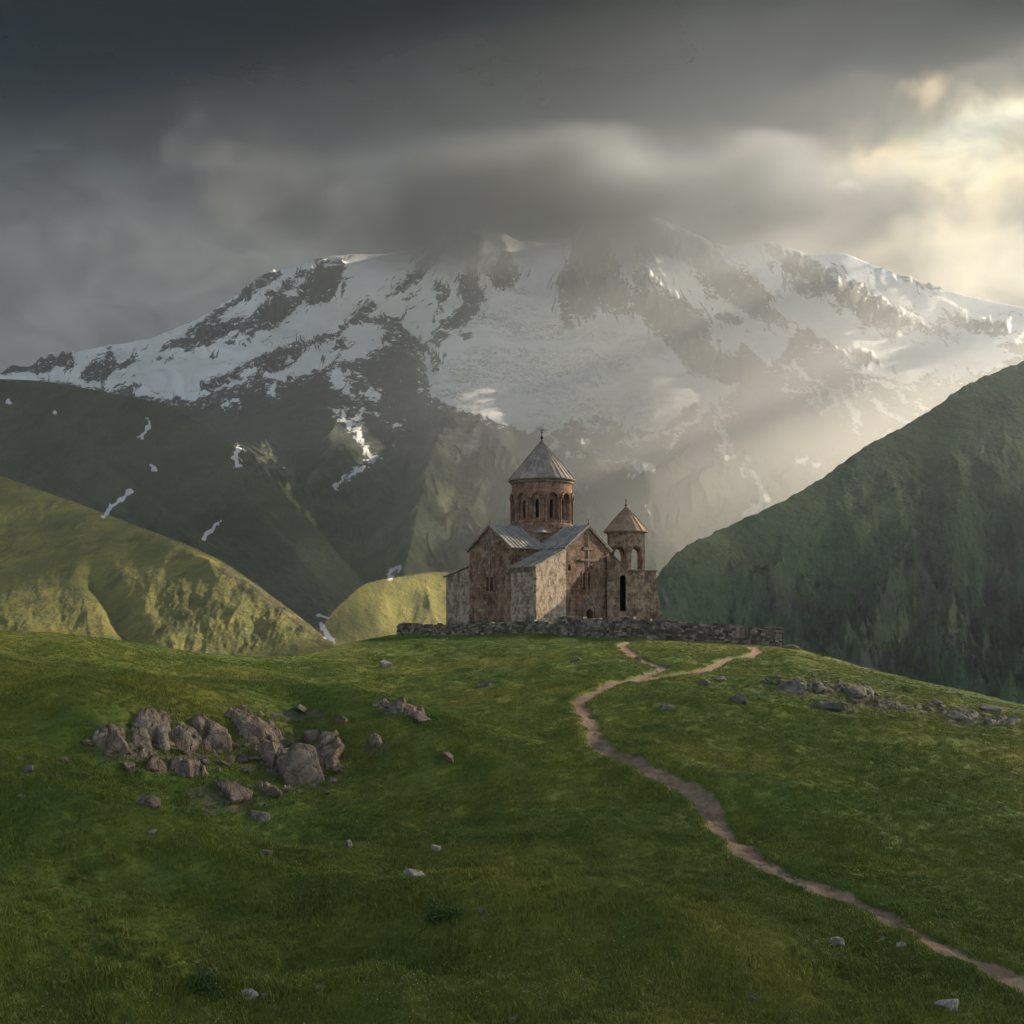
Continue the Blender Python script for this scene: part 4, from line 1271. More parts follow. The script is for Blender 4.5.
# ------------------------------------------------------------------ dry stone wall round the terrace
m_rubble, n, b, out = material('rubble_wall')
tcn = n.n.new('ShaderNodeTexCoord'); oc = tcn.outputs['Object']
ng = n.noise(oc, 1.3, 6, 0.65)
rk_ = n.attr('tone')
col = n.mix(rk_, (0.034, 0.027, 0.020), (0.235, 0.190, 0.140))
col = n.mix(n.ramp(ng, 0.4, 0.65, 0, 0.7), col, (0.070, 0.060, 0.048))
col = n.mix(n.ramp(n.noise(oc, 5.0, 5, 0.7), 0.56, 0.70, 0, 0.6), col, (0.16, 0.165, 0.12))
finish(n, b, col, 0.95, n.bump(n.noise(oc, 6.0, 6, 0.7), 0.8, 0.04))


def rubble_wall(name, label, pts, h0, h1, thick, seed, capx=None, parent=None):
    """pts: ground polyline (x, y); stones laid in uneven courses on both faces of a solid core"""
    rnd = random.Random(seed)
    V, Q, Tn = [], [], []
    P = [Vector((a, b_, 0)) for a, b_ in pts]
    seg = [(P[i], P[i + 1]) for i in range(len(P) - 1)]
    tot = sum((b_ - a).length for a, b_ in seg); run = 0

    def stone(c_, ux, uy, w, d, h, tone):
        base = len(V)
        for sz in (-1, 1):
            for sx, sy in ((-1, -1), (1, -1), (1, 1), (-1, 1)):
                k = .86 if sz > 0 else 1.0
                V.append(c_ + ux * (sx * w * rnd.uniform(.40, .54) * k) + uy * (sy * d * rnd.uniform(.42, .52)) + Vector((0, 0, sz * h * rnd.uniform(.42, .54))))
                Tn.append(tone)
        for f in ((0, 3, 2, 1), (4, 5, 6, 7), (0, 1, 5, 4), (1, 2, 6, 5), (2, 3, 7, 6), (3, 0, 4, 7)):
            Q.append([base + i for i in f])
    for a, b_ in seg:
        ux = (b_ - a).normalized(); uy = Vector((-ux.y, ux.x, 0)); L = (b_ - a).length
        # core
        k = max(1, int(L / 1.0))
        for i in range(k):
            c_ = a.lerp(b_, (i + .5) / k); t = (run + L * (i + .5) / k) / tot
            h = h0 + (h1 - h0) * t; zg = float(gz(c_.x, c_.y)[0])
            base = len(V)
            for sz in (0, 1):
                for sx, sy in ((-1, -1), (1, -1), (1, 1), (-1, 1)):
                    V.append(Vector((c_.x, c_.y, zg - .6 + sz * (h + .52))) + ux * (sx * L / k * .505) + uy * (sy * (thick * .5 - .10))); Tn.append(.1)
            for f in ((0, 3, 2, 1), (4, 5, 6, 7), (0, 1, 5, 4), (1, 2, 6, 5), (2, 3, 7, 6), (3, 0, 4, 7)): Q.append([base + j for j in f])
        s = 0.0
        cols = int(L / .34)
        for side in (-1, 1):
            z = -.15
            row = 0
            while z < max(h0, h1) + .1:
                hh = rnd.uniform(.13, .25); s = rnd.uniform(-.2, .1)
                while s < L:
                    w = rnd.uniform(.20, .55)
                    t = (run + min(max(s + w / 2, 0), L)) / tot
                    h = h0 + (h1 - h0) * t + .10 * math.sin((run + s) * 1.3) + .05 * math.sin((run + s) * 4.1)
                    if z + hh * .5 < h:
                        c_ = a + ux * (s + w / 2) + uy * side * (thick / 2 - .06 + rnd.uniform(-.02, .03))
                        zg = float(np.interp(s + w / 2, ZX[(run, side)][0], ZX[(run, side)][1])) if (run, side) in ZX else float(gz(c_.x, c_.y)[0])
                        c_.z = zg + z + hh / 2
                        stone(c_, ux, uy, w, .26, hh, rnd.random() ** 1.5)
                    s += w * .97
                z += hh * .97; row += 1
        s = 0
        while s < L:                      # cap stones
            w = rnd.uniform(.3, .7); t = (run + min(s + w / 2, L)) / tot
            h = h0 + (h1 - h0) * t + .10 * math.sin((run + s) * 1.3) + .05 * math.sin((run + s) * 4.1)
            c_ = a + ux * (s + w / 2); c_.z = float(gz(c_.x, c_.y)[0]) + h + .02
            stone(c_, ux, uy, w, thick * 1.05, rnd.uniform(.10, .22), rnd.random())
            s += w * .98
        for sd in (0, 1):                 # ends
            e = (a if sd == 0 else b_); z = -.1
            while z < (h0 if sd == 0 else h1):
                hh = rnd.uniform(.14, .26)
                for yy in (-.22, .06, .26):
                    c_ = e + ux * (.02 if sd == 0 else -.02) + uy * (yy * thick); c_.z = float(gz(c_.x, c_.y)[0]) + z + hh / 2
                    stone(c_, ux, uy, .3, thick * .36, hh, rnd.random())
                z += hh
        run += L
    me = bpy.data.meshes.new(name)
    me.from_pydata([tuple(v) for v in V], [], Q)
    at = me.attributes.new('tone', 'FLOAT', 'POINT'); at.data.foreach_set('value', Tn)
    o = link(name, me, m_rubble, parent)
    if label: tag(o, label, 'wall')
    return o


ZX = {}
def gp(px, Y): return ((px - CX) / F * Y, Y)
rubble_wall('dry_stone_wall', 'low dark dry stone wall passing in front of the church, left stretch', [gp(400, 139.5), gp(440, 136.0), gp(490, 132.5), gp(545, 129.3), gp(568, 128.0)], .95, 1.05, .6, 1)
rubble_wall('dry_stone_wall', 'taller dark dry stone wall under the church door and bell tower', [gp(560, 127.4), gp(600, 125.2), gp(650, 123.6), gp(664, 123.4)], 1.55, 1.7, .7, 2)
rubble_wall('dry_stone_wall', 'long dry stone wall running right from the bell tower to its square end', [gp(661, 124.2), gp(700, 124.5), gp(740, 125.4), gp(779, 126.6), gp(776, 130.5)], 1.45, 1.5, .65, 3)
# ------------------------------------------------------------------ rocks
def rock_material(name, c0, c1, moss, lichen):
    m, n, b, out = material(name)
    tcn = n.n.new('ShaderNodeTexCoord'); oc = tcn.outputs['Object']
    oi = n.n.new('ShaderNodeObjectInfo')
    oc = n.vmath('ADD', oc, n.scale((1.0, 1.7, 2.3), n.math('MULTIPLY', oi.outputs['Random'], 40.0)))
    a = n.noise(oc, 1.6, 7, 0.65); d = n.noise(oc, 7.0, 6, 0.7)
    vo = n.voronoi(n.vmath('ADD', oc, n.scale(n.noise(oc, 2.0, 4, 0.6, 0, 'Color'), 0.5)), 1.7, 'DISTANCE_TO_EDGE')
    col = n.mix(n.ramp(a, 0.33, 0.66), c0, c1)
    col = n.mix(n.ramp(d, 0.50, 0.68, 0, 0.6), col, tuple(x * 0.5 for x in c0))
    col = n.mix(n.ramp(n.noise(oc, 3.5, 5, 0.7), 0.60, 0.70, 0, 0.5), col, lichen)
    geo = n.n.new('ShaderNodeNewGeometry')
    up = n.sep(geo.outputs['Normal'])[2]
    mf = n.math('MULTIPLY', n.ramp(up, 0.55, 0.95), n.ramp(n.noise(geo.outputs['Position'], 1.9, 5, 0.65), 0.48, 0.62))
    col = n.mix(n.math('MULTIPLY', mf, 0.75), col, moss)
    h = n.math('ADD', n.math('MULTIPLY', d, 0.8), n.math('ADD', n.math('MULTIPLY', n.ramp(vo, 0.0, 0.07), 0.5), a))
    finish(n, b, col, 0.95, n.bump(h, 1.0, 0.09))
    return m


m_rock = rock_material('outcrop_rock', (0.098, 0.072, 0.050), (0.235, 0.178, 0.130), (0.050, 0.058, 0.016), (0.34, 0.30, 0.25))
m_grey = rock_material('grey_rock', (0.115, 0.100, 0.080), (0.25, 0.215, 0.175), (0.055, 0.062, 0.020), (0.38, 0.36, 0.33))
m_pale = rock_material('pale_rock', (0.27, 0.235, 0.20), (0.44, 0.39, 0.335), (0.08, 0.085, 0.03), (0.50, 0.46, 0.41))
m_scree = rock_material('scree_rock', (0.075, 0.066, 0.052), (0.175, 0.152, 0.122), (0.050, 0.060, 0.018), (0.27, 0.25, 0.22))


def boulder_mesh(seed, sub=4, flat=0.75, sharp=0.6):
    """angular weathered block: a sphere cut by planes, then roughened"""
    rnd = random.Random(seed)
    bm = bmesh.new(); bmesh.ops.create_icosphere(bm, subdivisions=sub, radius=1.0)
    planes = []
    for _ in range(15):
        d = Vector((rnd.gauss(0, 1), rnd.gauss(0, 1), rnd.gauss(0, .8))).normalized()
        planes.append((d, rnd.uniform(.42, .80)))
    off = Vector((rnd.uniform(-50, 50), rnd.uniform(-50, 50), rnd.uniform(-50, 50)))
    from mathutils import noise as mn
    for v in bm.verts:
        p = v.co.copy()
        for d, k in planes:
            s = p.dot(d) - k
            if s > 0: p -= d * s * 0.97
        n1 = mn.fractal(p * 1.6 + off, 1.0, 2.0, 4); n2 = mn.fractal(p * 5.5 + off, 0.9, 2.1, 4)
        r_ = abs(mn.noise(p * 2.3 + off * 1.3))
        p += p.normalized() * (0.060 * n1 + 0.022 * n2)
        p.z *= flat
        v.co = p
    me = bpy.data.meshes.new('boulder'); bm.to_mesh(me); bm.free()
    me.polygons.foreach_set('use_smooth', [sub >= 4] * len(me.polygons))
    return me


BM = {}
def rock(name, px, py, w, h, label, mat, seed, cat='rock', group=None, deep=0.38, rot=None, flat=None, yaw=None, depth=None):
    """rock whose foot centre is seen at (px, py), w x h picture units across"""
    p = hit(px, py)
    if p is None: return None
    s = p.y / F
    W, H = w * s / 2, h * s
    key = (seed, mat.name)
    big = w > 34
    if key not in BM:
        me = boulder_mesh(seed, 5 if big else (4 if w > 12 else 3)); me.materials.append(mat); BM[key] = me
        me.name = name
    o = bpy.data.objects.new(name, BM[key]); COL.objects.link(o)
    rnd = random.Random(seed * 31 + int(px))
    W *= 1.2; H *= 0.78
    D = W * (depth or rnd.uniform(.8, 1.3))
    hz_ = H / (2 - 2 * deep) / 0.62
    o.scale = (W, D, hz_)
    o.location = (p.x, p.y + D * .55, p.z + H / 2 - deep * hz_ * .6 + D * .04)
    o.rotation_euler = (R(rnd.uniform(-8, 8)), R(rot if rot is not None else rnd.uniform(-12, 12)), R(yaw if yaw is not None else rnd.uniform(-25, 25)))
    tag(o, label, cat, group)
    return o


OUT = [  # px, py(foot), w, h, label, tilt
    (250, 742, 38, 26, 'upper half of the long slanting rock slab on the left hillside', 38, m_rock),
    (298, 783, 56, 40, 'largest rounded brown boulder of the left hillside outcrop', 34, m_rock),
    (268, 765, 40, 36, 'brown rock wedged between the slanting slab and the largest boulder', 18, m_rock),
    (327, 765, 26, 32, 'upright rock just right of the largest boulder', 30, m_rock),
    (312, 744, 22, 20, 'small dark rock above the upright rock right of the largest boulder', 10, m_rock),
    (231, 803, 34, 30, 'squat speckled boulder below the slanting slab', -5, m_rock),
    (111, 750, 27, 24, 'leftmost rough boulder of the outcrop row', 10, m_rock),
    (157, 747, 30, 24, 'broad cracked boulder above the tilted pale rock in the outcrop', 5, m_grey),
    (138, 736, 22, 18, 'low rock just above the outcrop row at left', 0, m_grey),
    (178, 742, 24, 22, 'grey rock right of the broad cracked boulder', -8, m_grey),
    (212, 750, 30, 28, 'dark split boulder left of the slanting slab', 12, m_rock),
    (179, 776, 24, 22, 'tilted pale rock with a dark hollow at its left', 28, m_rock),
    (152, 772, 17, 20, 'narrow dark rock left of the tilted pale rock', 15, m_rock),
    (127, 772, 20, 15, 'low brown rock under the leftmost boulder', 5, m_rock),
    (148, 808, 24, 13, 'flat slanting stone low on the slope below the tilted pale rock', 22, m_rock),
    (257, 821, 20, 13, 'grey stone alone in the grass under the outcrop', 5, m_grey),
    (272, 797, 24, 13, 'low flat rock at the foot of the largest boulder', 12, m_rock),
    (300, 714, 28, 11, 'long flat rock ledge level with the top of the slanting slab', 14, m_rock),
    (341, 724, 22, 10, 'small flat ledge right of the upper rock ledge', 18, m_rock),
    (375, 747, 22, 17, 'weathered rock at the right end of the outcrop', 30, m_rock),
    (396, 714, 40, 12, 'long dark rock ledge on the slope between outcrop and path', 14, m_rock),
    (421, 724, 20, 9, 'lower end of the long dark rock ledge', 20, m_rock),
    (27, 774, 13, 9, 'pale stone near the left edge beside the outcrop', 0, m_grey),
    (58, 779, 10, 6, 'small stone between the left edge and the outcrop', 0, m_grey),
    (62, 762, 10, 6, 'small rust stone left of the leftmost boulder', 0, m_rock),
    (20, 800, 9, 6, 'tiny stone low at the left edge below the pale stone', 0, m_grey),
    (448, 762, 18, 9, 'slanting flat stone in grass right of the outcrop', 25, m_rock),
    (413, 879, 24, 12, 'pale flat boulder alone in the middle of the foreground grass', 16, m_pale),
    (437, 851, 11, 8, 'small white stone above the pale flat boulder', 0, m_pale),
    (348, 849, 15, 10, 'grey rock in a hollow left of the pale flat boulder', 8, m_grey),
    (264, 856, 18, 8, 'low dark rock in the gully under the outcrop', 0, m_grey),
    (152, 835, 10, 6, 'small pale stone on the crest of the foreground mound', 0, m_pale),
    (482, 913, 12, 5, 'small brown stone in grass right of the dark bush', 0, m_rock),
    (245, 999, 22, 10, 'pinkish stone in the foreground hollow beside the grass tuft', 5, m_pale),
    (266, 999, 15, 7, 'smaller pink stone touching the one in the hollow', 0, m_pale),
    (319, 993, 18, 10, 'rounded pale stone at the bottom left of the picture', 0, m_pale),
    (305, 994, 11, 5, 'low flat stone left of the rounded pale stone', 0, m_pale),
    (951, 1012, 22, 14, 'pale triangular stone in the bottom right grass', 0, m_pale),
    (838, 947, 22, 8, 'flat pale stone left of the path near the bottom', 0, m_pale),
    (903, 950, 14, 7, 'small pale stone just below the path near the bottom', 0, m_pale),
    (885, 942, 11, 5, 'small flat stone beside the path edge near the bottom', 0, m_pale),
    (826, 956, 10, 5, 'tiny pale stone left under the flat pale stone', 0, m_pale),
    (812, 964, 13, 6, 'tiny cluster stone left of the flat pale stone', 0, m_pale),
    (752, 1001, 16, 5, 'sunken flat stone in the bottom grass', 0, m_grey),
    (516, 1022, 12, 6, 'pale stone at the very bottom edge', 0, m_pale),
    (737, 704, 22, 12, 'dark mossy rock beside the upper path bend', 8, m_scree),
    (668, 710, 24, 7, 'low dark rock in the grass right of the path bend', 0, m_scree),
    (703, 686, 14, 7, 'grey rock just under the branch path', 0, m_scree),
    (722, 681, 14, 7, 'grey stone right under the branch path', 5, m_grey),
    (386, 667, 16, 8, 'grey rock on the crest left of the church', 5, m_grey),
    (486, 687, 18, 6, 'flat dark rock in the grass below the left wall', 0, m_scree),
    (577, 661, 12, 4, 'flat stone in the grass below the church', 0, m_grey),
    (900, 716, 0, 0, None, 0, None),
    (860, 697, 26, 10, 'large dark rock of the scattered field right of the wall', 6, m_scree),
    (795, 693, 30, 12, 'broad dark rock at the left end of the scattered stone field', 8, m_scree),
    (818, 694, 24, 11, 'grey rock beside the broad dark rock of the stone field', -5, m_scree),
    (833, 712, 40, 11, 'long low rock at the lower edge of the stone field', 5, m_scree),
    (963, 722, 32, 12, 'dark rock pile on the right shoulder of the hill', 6, m_scree),
    (996, 713, 22, 10, 'dark rock near the skyline at right', 5, m_scree),
    (1014, 724, 20, 9, 'grey rock at the right edge of the hill', 0, m_grey),
    (792, 646, 18, 6, 'flat dark stone at the square end of the wall', 0, m_scree),
    (590, 1100, 0, 0, None, 0, None),
    (652, 640, 12, 8, 'grey boulder lying against the wall beside the path', 0, m_grey),
    (638, 661, 9, 5, 'dark stone on the upper path', 0, m_scree),
    (45, 690, 0, 0, None, 0, None),
    (188, 858, 0, 0, None, 0, None),
]
si = 100
for (px, py, w, h, lab, tilt, mat) in OUT:
    if not lab: continue
    si += 1
    rock('boulder' if w > 16 else 'stone', px, py, w, h, lab, mat, si, 'boulder' if w > 16 else 'stone', rot=tilt)

# fractured bedrock breaking through the turf
def cells(x, y, seed):
    """nearest-cell value and distance to the cell border, for blocky fractured rock"""
    xi, yi = np.floor(x).astype(int), np.floor(y).astype(int)
    d1 = np.full(x.shape, 9.0); d2 = np.full(x.shape, 9.0); v1 = np.zeros(x.shape); gx_ = np.zeros(x.shape); gy_ = np.zeros(x.shape)
    for a in (-1, 0, 1):
        for b_ in (-1, 0, 1):
            h = _perm[_perm[(xi + a + seed * 7) & 255] + ((yi + b_) & 255)]
            h2 = _perm[(h + 31) & 255]; h3 = _perm[(h + 97) & 255]
            cx_, cy_ = xi + a + h / 255.0, yi + b_ + h2 / 255.0
            d = np.hypot(x - cx_, y - cy_)
            new = d < d1
            d2 = np.where(new, d1, np.minimum(d2, d)); v1 = np.where(new, h3 / 255.0, v1)
            gx_ = np.where(new, x - cx_, gx_); gy_ = np.where(new, y - cy_, gy_)
            d1 = np.where(new, d, d1)
    return v1, d2 - d1, gx_, gy_


def outcrop(name, label, cat, mat, box_, blobs, amp, cell, seed):
    p0, p1, q0, q1 = box_
    ya = base_hit((p0 + p1) / 2, q1, ground_px) - 2.5; yb = (base_hit((p0 + p1) / 2, q0, ground_px) or float(curve(np.array([(p0 + p1) / 2]), CRESTY)[0])) + 3
    nc, nr = int((p1 - p0) * 2.6), int((yb - ya) / 0.075)
    PXo, Yo = np.meshgrid(np.linspace(p0, p1, nc), np.linspace(ya, yb, nr))
    Zo = ground_px(PXo, Yo); Xo = (PXo - CX) / F * Yo
    scr_ = HY - F * Zo / Yo
    m = np.zeros(PXo.shape)
    for a, b_, rx, ry, ang, k in blobs:
        ca, sa = math.cos(R(ang)), math.sin(R(ang))
        u = ((PXo - a) * ca + (scr_ - b_) * sa) / rx; v = (-(PXo - a) * sa + (scr_ - b_) * ca) / ry
        m = np.maximum(m, k * np.exp(-(u * u + v * v)))
    wx = Xo + 0.35 * fbm(Xo / 1.1, Yo / 1.1, 3, seed); wy = Yo + 0.35 * fbm(Xo / 1.1, Yo / 1.1, 3, seed + 5)
    v1, e1, gx1, gy1 = cells(wx / cell, wy / cell, seed)
    v2, e2, gx2, gy2 = cells(wx / cell * 2.7 + 5, wy / cell * 2.7, seed + 3)
    h = v1 + (v1 - .5) * gx1 * 0.9 + 0.7 * (v2 - .3) * gy1 + 0.32 * (v2 - 0.5) + 0.2 * (v2 - .5) * gx2 - 0.5 * np.exp(-(e1 / .10) ** 2) - 0.16 * np.exp(-(e2 / .10) ** 2)
    h = h + 0.16 * fbm(Xo / .45, Yo / .45, 4, seed + 9)
    mm_ = m + 0.42 * fbm(Xo / 1.3, Yo / 1.3, 3, seed + 13) - 0.06
    up = amp * (sstep(mm_, 0.34, 0.80) * (0.25 + h)) - 0.35 * (1 - sstep(mm_, 0.26, 0.52)) - 0.04
    me = mesh_np(name, np.stack([Xo, Yo, Zo + up], -1).reshape(-1, 3), grid_quads(nr, nc))
    o = link(name, me, mat); tag(o, label, cat)
    return o


outcrop('rock_outcrop', 'broad fractured brown rock outcrop embedded in the left hillside', 'outcrop', m_rock, (84, 362, 700, 806),
        [(112, 738, 22, 15, 0, 1.0), (150, 735, 30, 20, 0, 1.05), (186, 738, 26, 18, 0, .95), (215, 745, 18, 16, 0, .9), (262, 738, 44, 15, 40, 1.25), (292, 762, 30, 20, 30, 1.1), (326, 756, 16, 22, 10, 1.0),
         (176, 770, 30, 9, 5, .8), (232, 794, 24, 12, 0, .75), (302, 714, 26, 6, 10, .85), (270, 790, 30, 8, 0, .7)], 0.56, 1.05, 21)
outcrop('rock_outcrop', 'low dark rocky ledge among the stones right of the wall', 'outcrop', m_scree, (760, 925, 674, 722),
        [(795, 687, 20, 5, 0, 1.0), (818, 688, 18, 5, 0, .9), (832, 707, 26, 4, 5, .95), (858, 692, 22, 5, 8, .9), (890, 706, 26, 4, 10, .8)], 0.34, 1.0, 27)
outcrop('rock_outcrop', 'low dark ledge of rock on the slope between outcrop and path', 'outcrop', m_rock, (362, 440, 702, 730),
        [(392, 709, 26, 5, 14, 1.0), (418, 718, 14, 4, 20, .9)], 0.50, .8, 33)
outcrop('rock_outcrop', 'rocky patch on the right shoulder of the hill near the frame edge', 'outcrop', m_scree, (925, 1040, 700, 738),
        [(962, 716, 22, 5, 5, .95), (1000, 722, 22, 5, 5, .9)], 0.32, .9, 39)

# loose stones nothing tells apart, in a few clusters: copies of a handful of meshes
SM = []
for k in range(8):
    me = boulder_mesh(300 + k, 3, 0.7); SM.append(me)
def scatter(name, label, group, mat, spots, wr, seed, mats=None):
    rnd = random.Random(seed); meshes = []
    for me in SM:
        c_ = me.copy(); c_.name = name; c_.materials.clear(); c_.materials.append(mat); meshes.append(c_)
    for (px, py) in spots:
        p = hit(px, py)
        if p is None: continue
        w = rnd.uniform(*wr) * rnd.uniform(.7, 1.0)
        s = p.y / F
        o = bpy.data.objects.new(name, rnd.choice(meshes)); COL.objects.link(o)
        W = w * s / 2
        o.scale = (W, W * rnd.uniform(.7, 1.1), W * rnd.uniform(.55, .85))
        o.location = (p.x, p.y, p.z + W * .12)
        o.rotation_euler = (R(rnd.uniform(-15, 15)), R(rnd.uniform(-20, 20)), R(rnd.uniform(0, 360)))
        tag(o, label, 'stone', group)


rr_ = random.Random(5)
def band(n_, line, sp):
    out = []
    for _ in range(n_):
        t = rr_.random() * (len(line) - 1); i = int(t); f = t - i
        a, b_ = line[i], line[i + 1]
        out.append((a[0] + (b_[0] - a[0]) * f + rr_.gauss(0, sp[0]), a[1] + (b_[1] - a[1]) * f + rr_.gauss(0, sp[1])))
    return out
scatter('field_stone', 'small grey stone of the scattered field right of the wall', 'stones scattered right of the wall', m_scree, band(95, [(770, 684), (830, 688), (880, 704), (915, 712)], (12, 4.5)), (5, 15), 1)
scatter('field_stone', 'small grey stone on the right shoulder of the hill', 'stones on the right shoulder', m_scree, band(45, [(925, 706), (970, 716), (1024, 724)], (12, 5)), (4, 13), 2)
scatter('outcrop_stone', 'small brown stone strewn among the left hillside boulders', 'stones among the outcrop boulders', m_rock, band(75, [(105, 745), (170, 742), (215, 745), (235, 790), (270, 792), (330, 775), (300, 745)], (16, 10)), (4, 13), 3)
scatter('outcrop_rock', 'rough brown rock half buried in the left hillside outcrop', 'rocks half buried in the outcrop', m_rock, band(80, [(105, 745), (170, 742), (215, 752), (262, 760), (315, 768), (335, 760)], (15, 11)), (9, 22), 13)
scatter('outcrop_stone', 'small stone below the left hillside outcrop', 'stones below the outcrop', m_grey, band(26, [(110, 790), (200, 800), (300, 800), (360, 775)], (18, 9)), (3, 7), 4)
scatter('path_stone', 'small flat stone in the trodden earth of the path', 'stones in the path', m_pale, band(26, [(762, 862), (778, 872), (800, 882)], (6, 4)) + band(26, [(700, 805), (597, 740), (590, 712), (650, 674)], (5, 3)), (2.5, 7.0), 5)
scatter('meadow_stone', 'tiny pale stone lost in the meadow grass', 'tiny stones in the meadow', m_grey, [(rr_.uniform(5, 1020), rr_.uniform(665, 1015)) for _ in range(60)], (2.0, 4.2), 6)
scatter('meadow_stone', 'small grey stone beside the upper path below the wall', 'stones beside the upper path', m_grey, band(40, [(560, 660), (640, 662), (700, 688), (760, 672)], (22, 7)), (2.5, 6), 7)
# ------------------------------------------------------------------ grass, flowers, bushes
m_blade, n, b, out = material('grass_blades')
p = wpos(n)
col = turf_colour(n, p)
hgt_ = n.attr('up')
oi = n.n.new('ShaderNodeObjectInfo')
col = n.mix(n.ramp(oi.outputs['Random'], 0.0, 1.0, 0.0, 0.55, smooth=False), col, (0.135, 0.130, 0.030))
finish(n, b, col, 0.75)
b.inputs['Subsurface Weight'].default_value = 0.0


def tuft_mesh(name, seed, blades, h, spread, lean, wd=0.006, mat=None):
    rnd = random.Random(seed); V, Q, U_ = [], [], []
    for _ in range(blades):
        a = rnd.uniform(0, 2 * math.pi); r_ = spread * math.sqrt(rnd.random())
        x, y = r_ * math.cos(a), r_ * math.sin(a)
        hh = h * rnd.uniform(.45, 1.1); la = rnd.uniform(0, 2 * math.pi); ll = lean * rnd.uniform(.2, 1.2) * hh
        tx, ty = math.cos(la + 1.57) * wd, math.sin(la + 1.57) * wd
        base = len(V)
        for k, (t_, w_) in enumerate(((0, 1.0), (.55, .8), (1, .12))):
            ox, oy = math.cos(la) * ll * t_ * t_, math.sin(la) * ll * t_ * t_
            V.append((x + ox - tx * w_, y + oy - ty * w_, hh * t_ - .015)); V.append((x + ox + tx * w_, y + oy + ty * w_, hh * t_ - .015)); U_ += [t_, t_]
        Q += [[base, base + 1, base + 3, base + 2], [base + 2, base + 3, base + 5, base + 4]]
    me = mesh_np(name, np.array(V), np.array(Q), {'up': U_})
    me.polygons.foreach_set('use_smooth', np.zeros(len(me.polygons), bool))
    me.materials.append(mat or m_blade)
    return me


def instancer(name, label, protos, P, S, Rz, seed, kind='stuff'):
    """points (N x 3) that each carry one of the proto meshes through geometry nodes"""
    rs = np.random.RandomState(seed)
    which = rs.randint(0, len(protos), len(P))
    for k, pr in enumerate(protos):
        sel = which == k
        me = bpy.data.meshes.new(name); nn_ = int(sel.sum())
        me.vertices.add(nn_); me.vertices.foreach_set('co', P[sel].astype(np.float32).ravel())
        a1 = me.attributes.new('size', 'FLOAT', 'POINT'); a1.data.foreach_set('value', S[sel].astype(np.float32))
        a2 = me.attributes.new('turn', 'FLOAT', 'POINT'); a2.data.foreach_set('value', Rz[sel].astype(np.float32))
        o = link(name, me)
        src = bpy.data.objects.new(name + '_source', pr)      # not linked to the scene
        ng = bpy.data.node_groups.new(name, 'GeometryNodeTree')
        ng.interface.new_socket('Geometry', in_out='INPUT', socket_type='NodeSocketGeometry')
        ng.interface.new_socket('Geometry', in_out='OUTPUT', socket_type='NodeSocketGeometry')
        gi, go = ng.nodes.new('NodeGroupInput'), ng.nodes.new('NodeGroupOutput')
        ip = ng.nodes.new('GeometryNodeInstanceOnPoints'); ob = ng.nodes.new('GeometryNodeObjectInfo')
        ob.inputs['Object'].default_value = src
        na = ng.nodes.new('GeometryNodeInputNamedAttribute'); na.data_type = 'FLOAT'; na.inputs['Name'].default_value = 'size'
        nb_ = ng.nodes.new('GeometryNodeInputNamedAttribute'); nb_.data_type = 'FLOAT'; nb_.inputs['Name'].default_value = 'turn'
        cx = ng.nodes.new('ShaderNodeCombineXYZ')
        ng.links.new(nb_.outputs['Attribute'], cx.inputs['Z'])
        ng.links.new(gi.outputs[0], ip.inputs['Points']); ng.links.new(ob.outputs['Geometry'], ip.inputs['Instance'])
        ng.links.new(cx.outputs[0], ip.inputs['Rotation']); ng.links.new(na.outputs['Attribute'], ip.inputs['Scale'])
        ng.links.new(ip.outputs[0], go.inputs[0])
        md = o.modifiers.new('grow', 'NODES'); md.node_group = ng
        tag(o, label, None, None, kind)


def field(N_, seed, y0=20, y1=158, power=1.0):
    """ground points, denser near the camera so that the turf reads alike everywhere"""
    rs = np.random.RandomState(seed)
    Y = y0 * (y1 / y0) ** (rs.rand(N_) ** power)
    px = rs.uniform(-40, 1064, N_)
    X = (px - CX) / F * Y
    return px, X, Y, rs


NG = 330000
px, X, Y, rs = field(NG, 21)
d = path_dist(X, Y)
dens = 0.5 + 0.5 * fbm(X / 2.2, Y / 2.2, 3, 40)
keep = (d > 0.02 + 0.12 * rs.rand(NG) + 0.10 * (Y > 90)) & (rs.rand(NG) < 0.72 + 0.5 * dens) & (Y < curve(px, CRESTY) + 9)
cX, cY = CHURCH
keep &= ~((np.abs((X - cX) * .707 - (Y - cY) * .707) < 6.8) & (np.abs((X - cX) * .707 + (Y - cY) * .707) < 7.9))
px, X, Y = px[keep], X[keep], Y[keep]
Z = ground_px(px, Y)
lush = 0.5 + 0.5 * fbm(X / 7, Y / 6, 3, 50)
near_path = np.exp(-(np.clip(path_dist(X, Y), 0, 3) / 0.5) ** 2)
S = (0.55 + 0.85 * np.clip(lush, 0, 1) * np.random.RandomState(3).uniform(.6, 1.2, len(X)) + 0.25 * near_path) * np.clip((Y / 40) ** 0.45, 0.9, 1.7) * np.clip(1 - 0.5 * sstep(Y - curve(px, CRESTY), -8, 2), .4, 1)
protos = [tuft_mesh('turf_tuft', k, 16, .085, .13, .7, .0065) for k in range(4)]
instancer('meadow_grass', 'short green meadow grass covering the hill', protos, np.stack([X, Y, Z], 1), S, np.random.RandomState(8).uniform(0, 6.28, len(X)), 5)

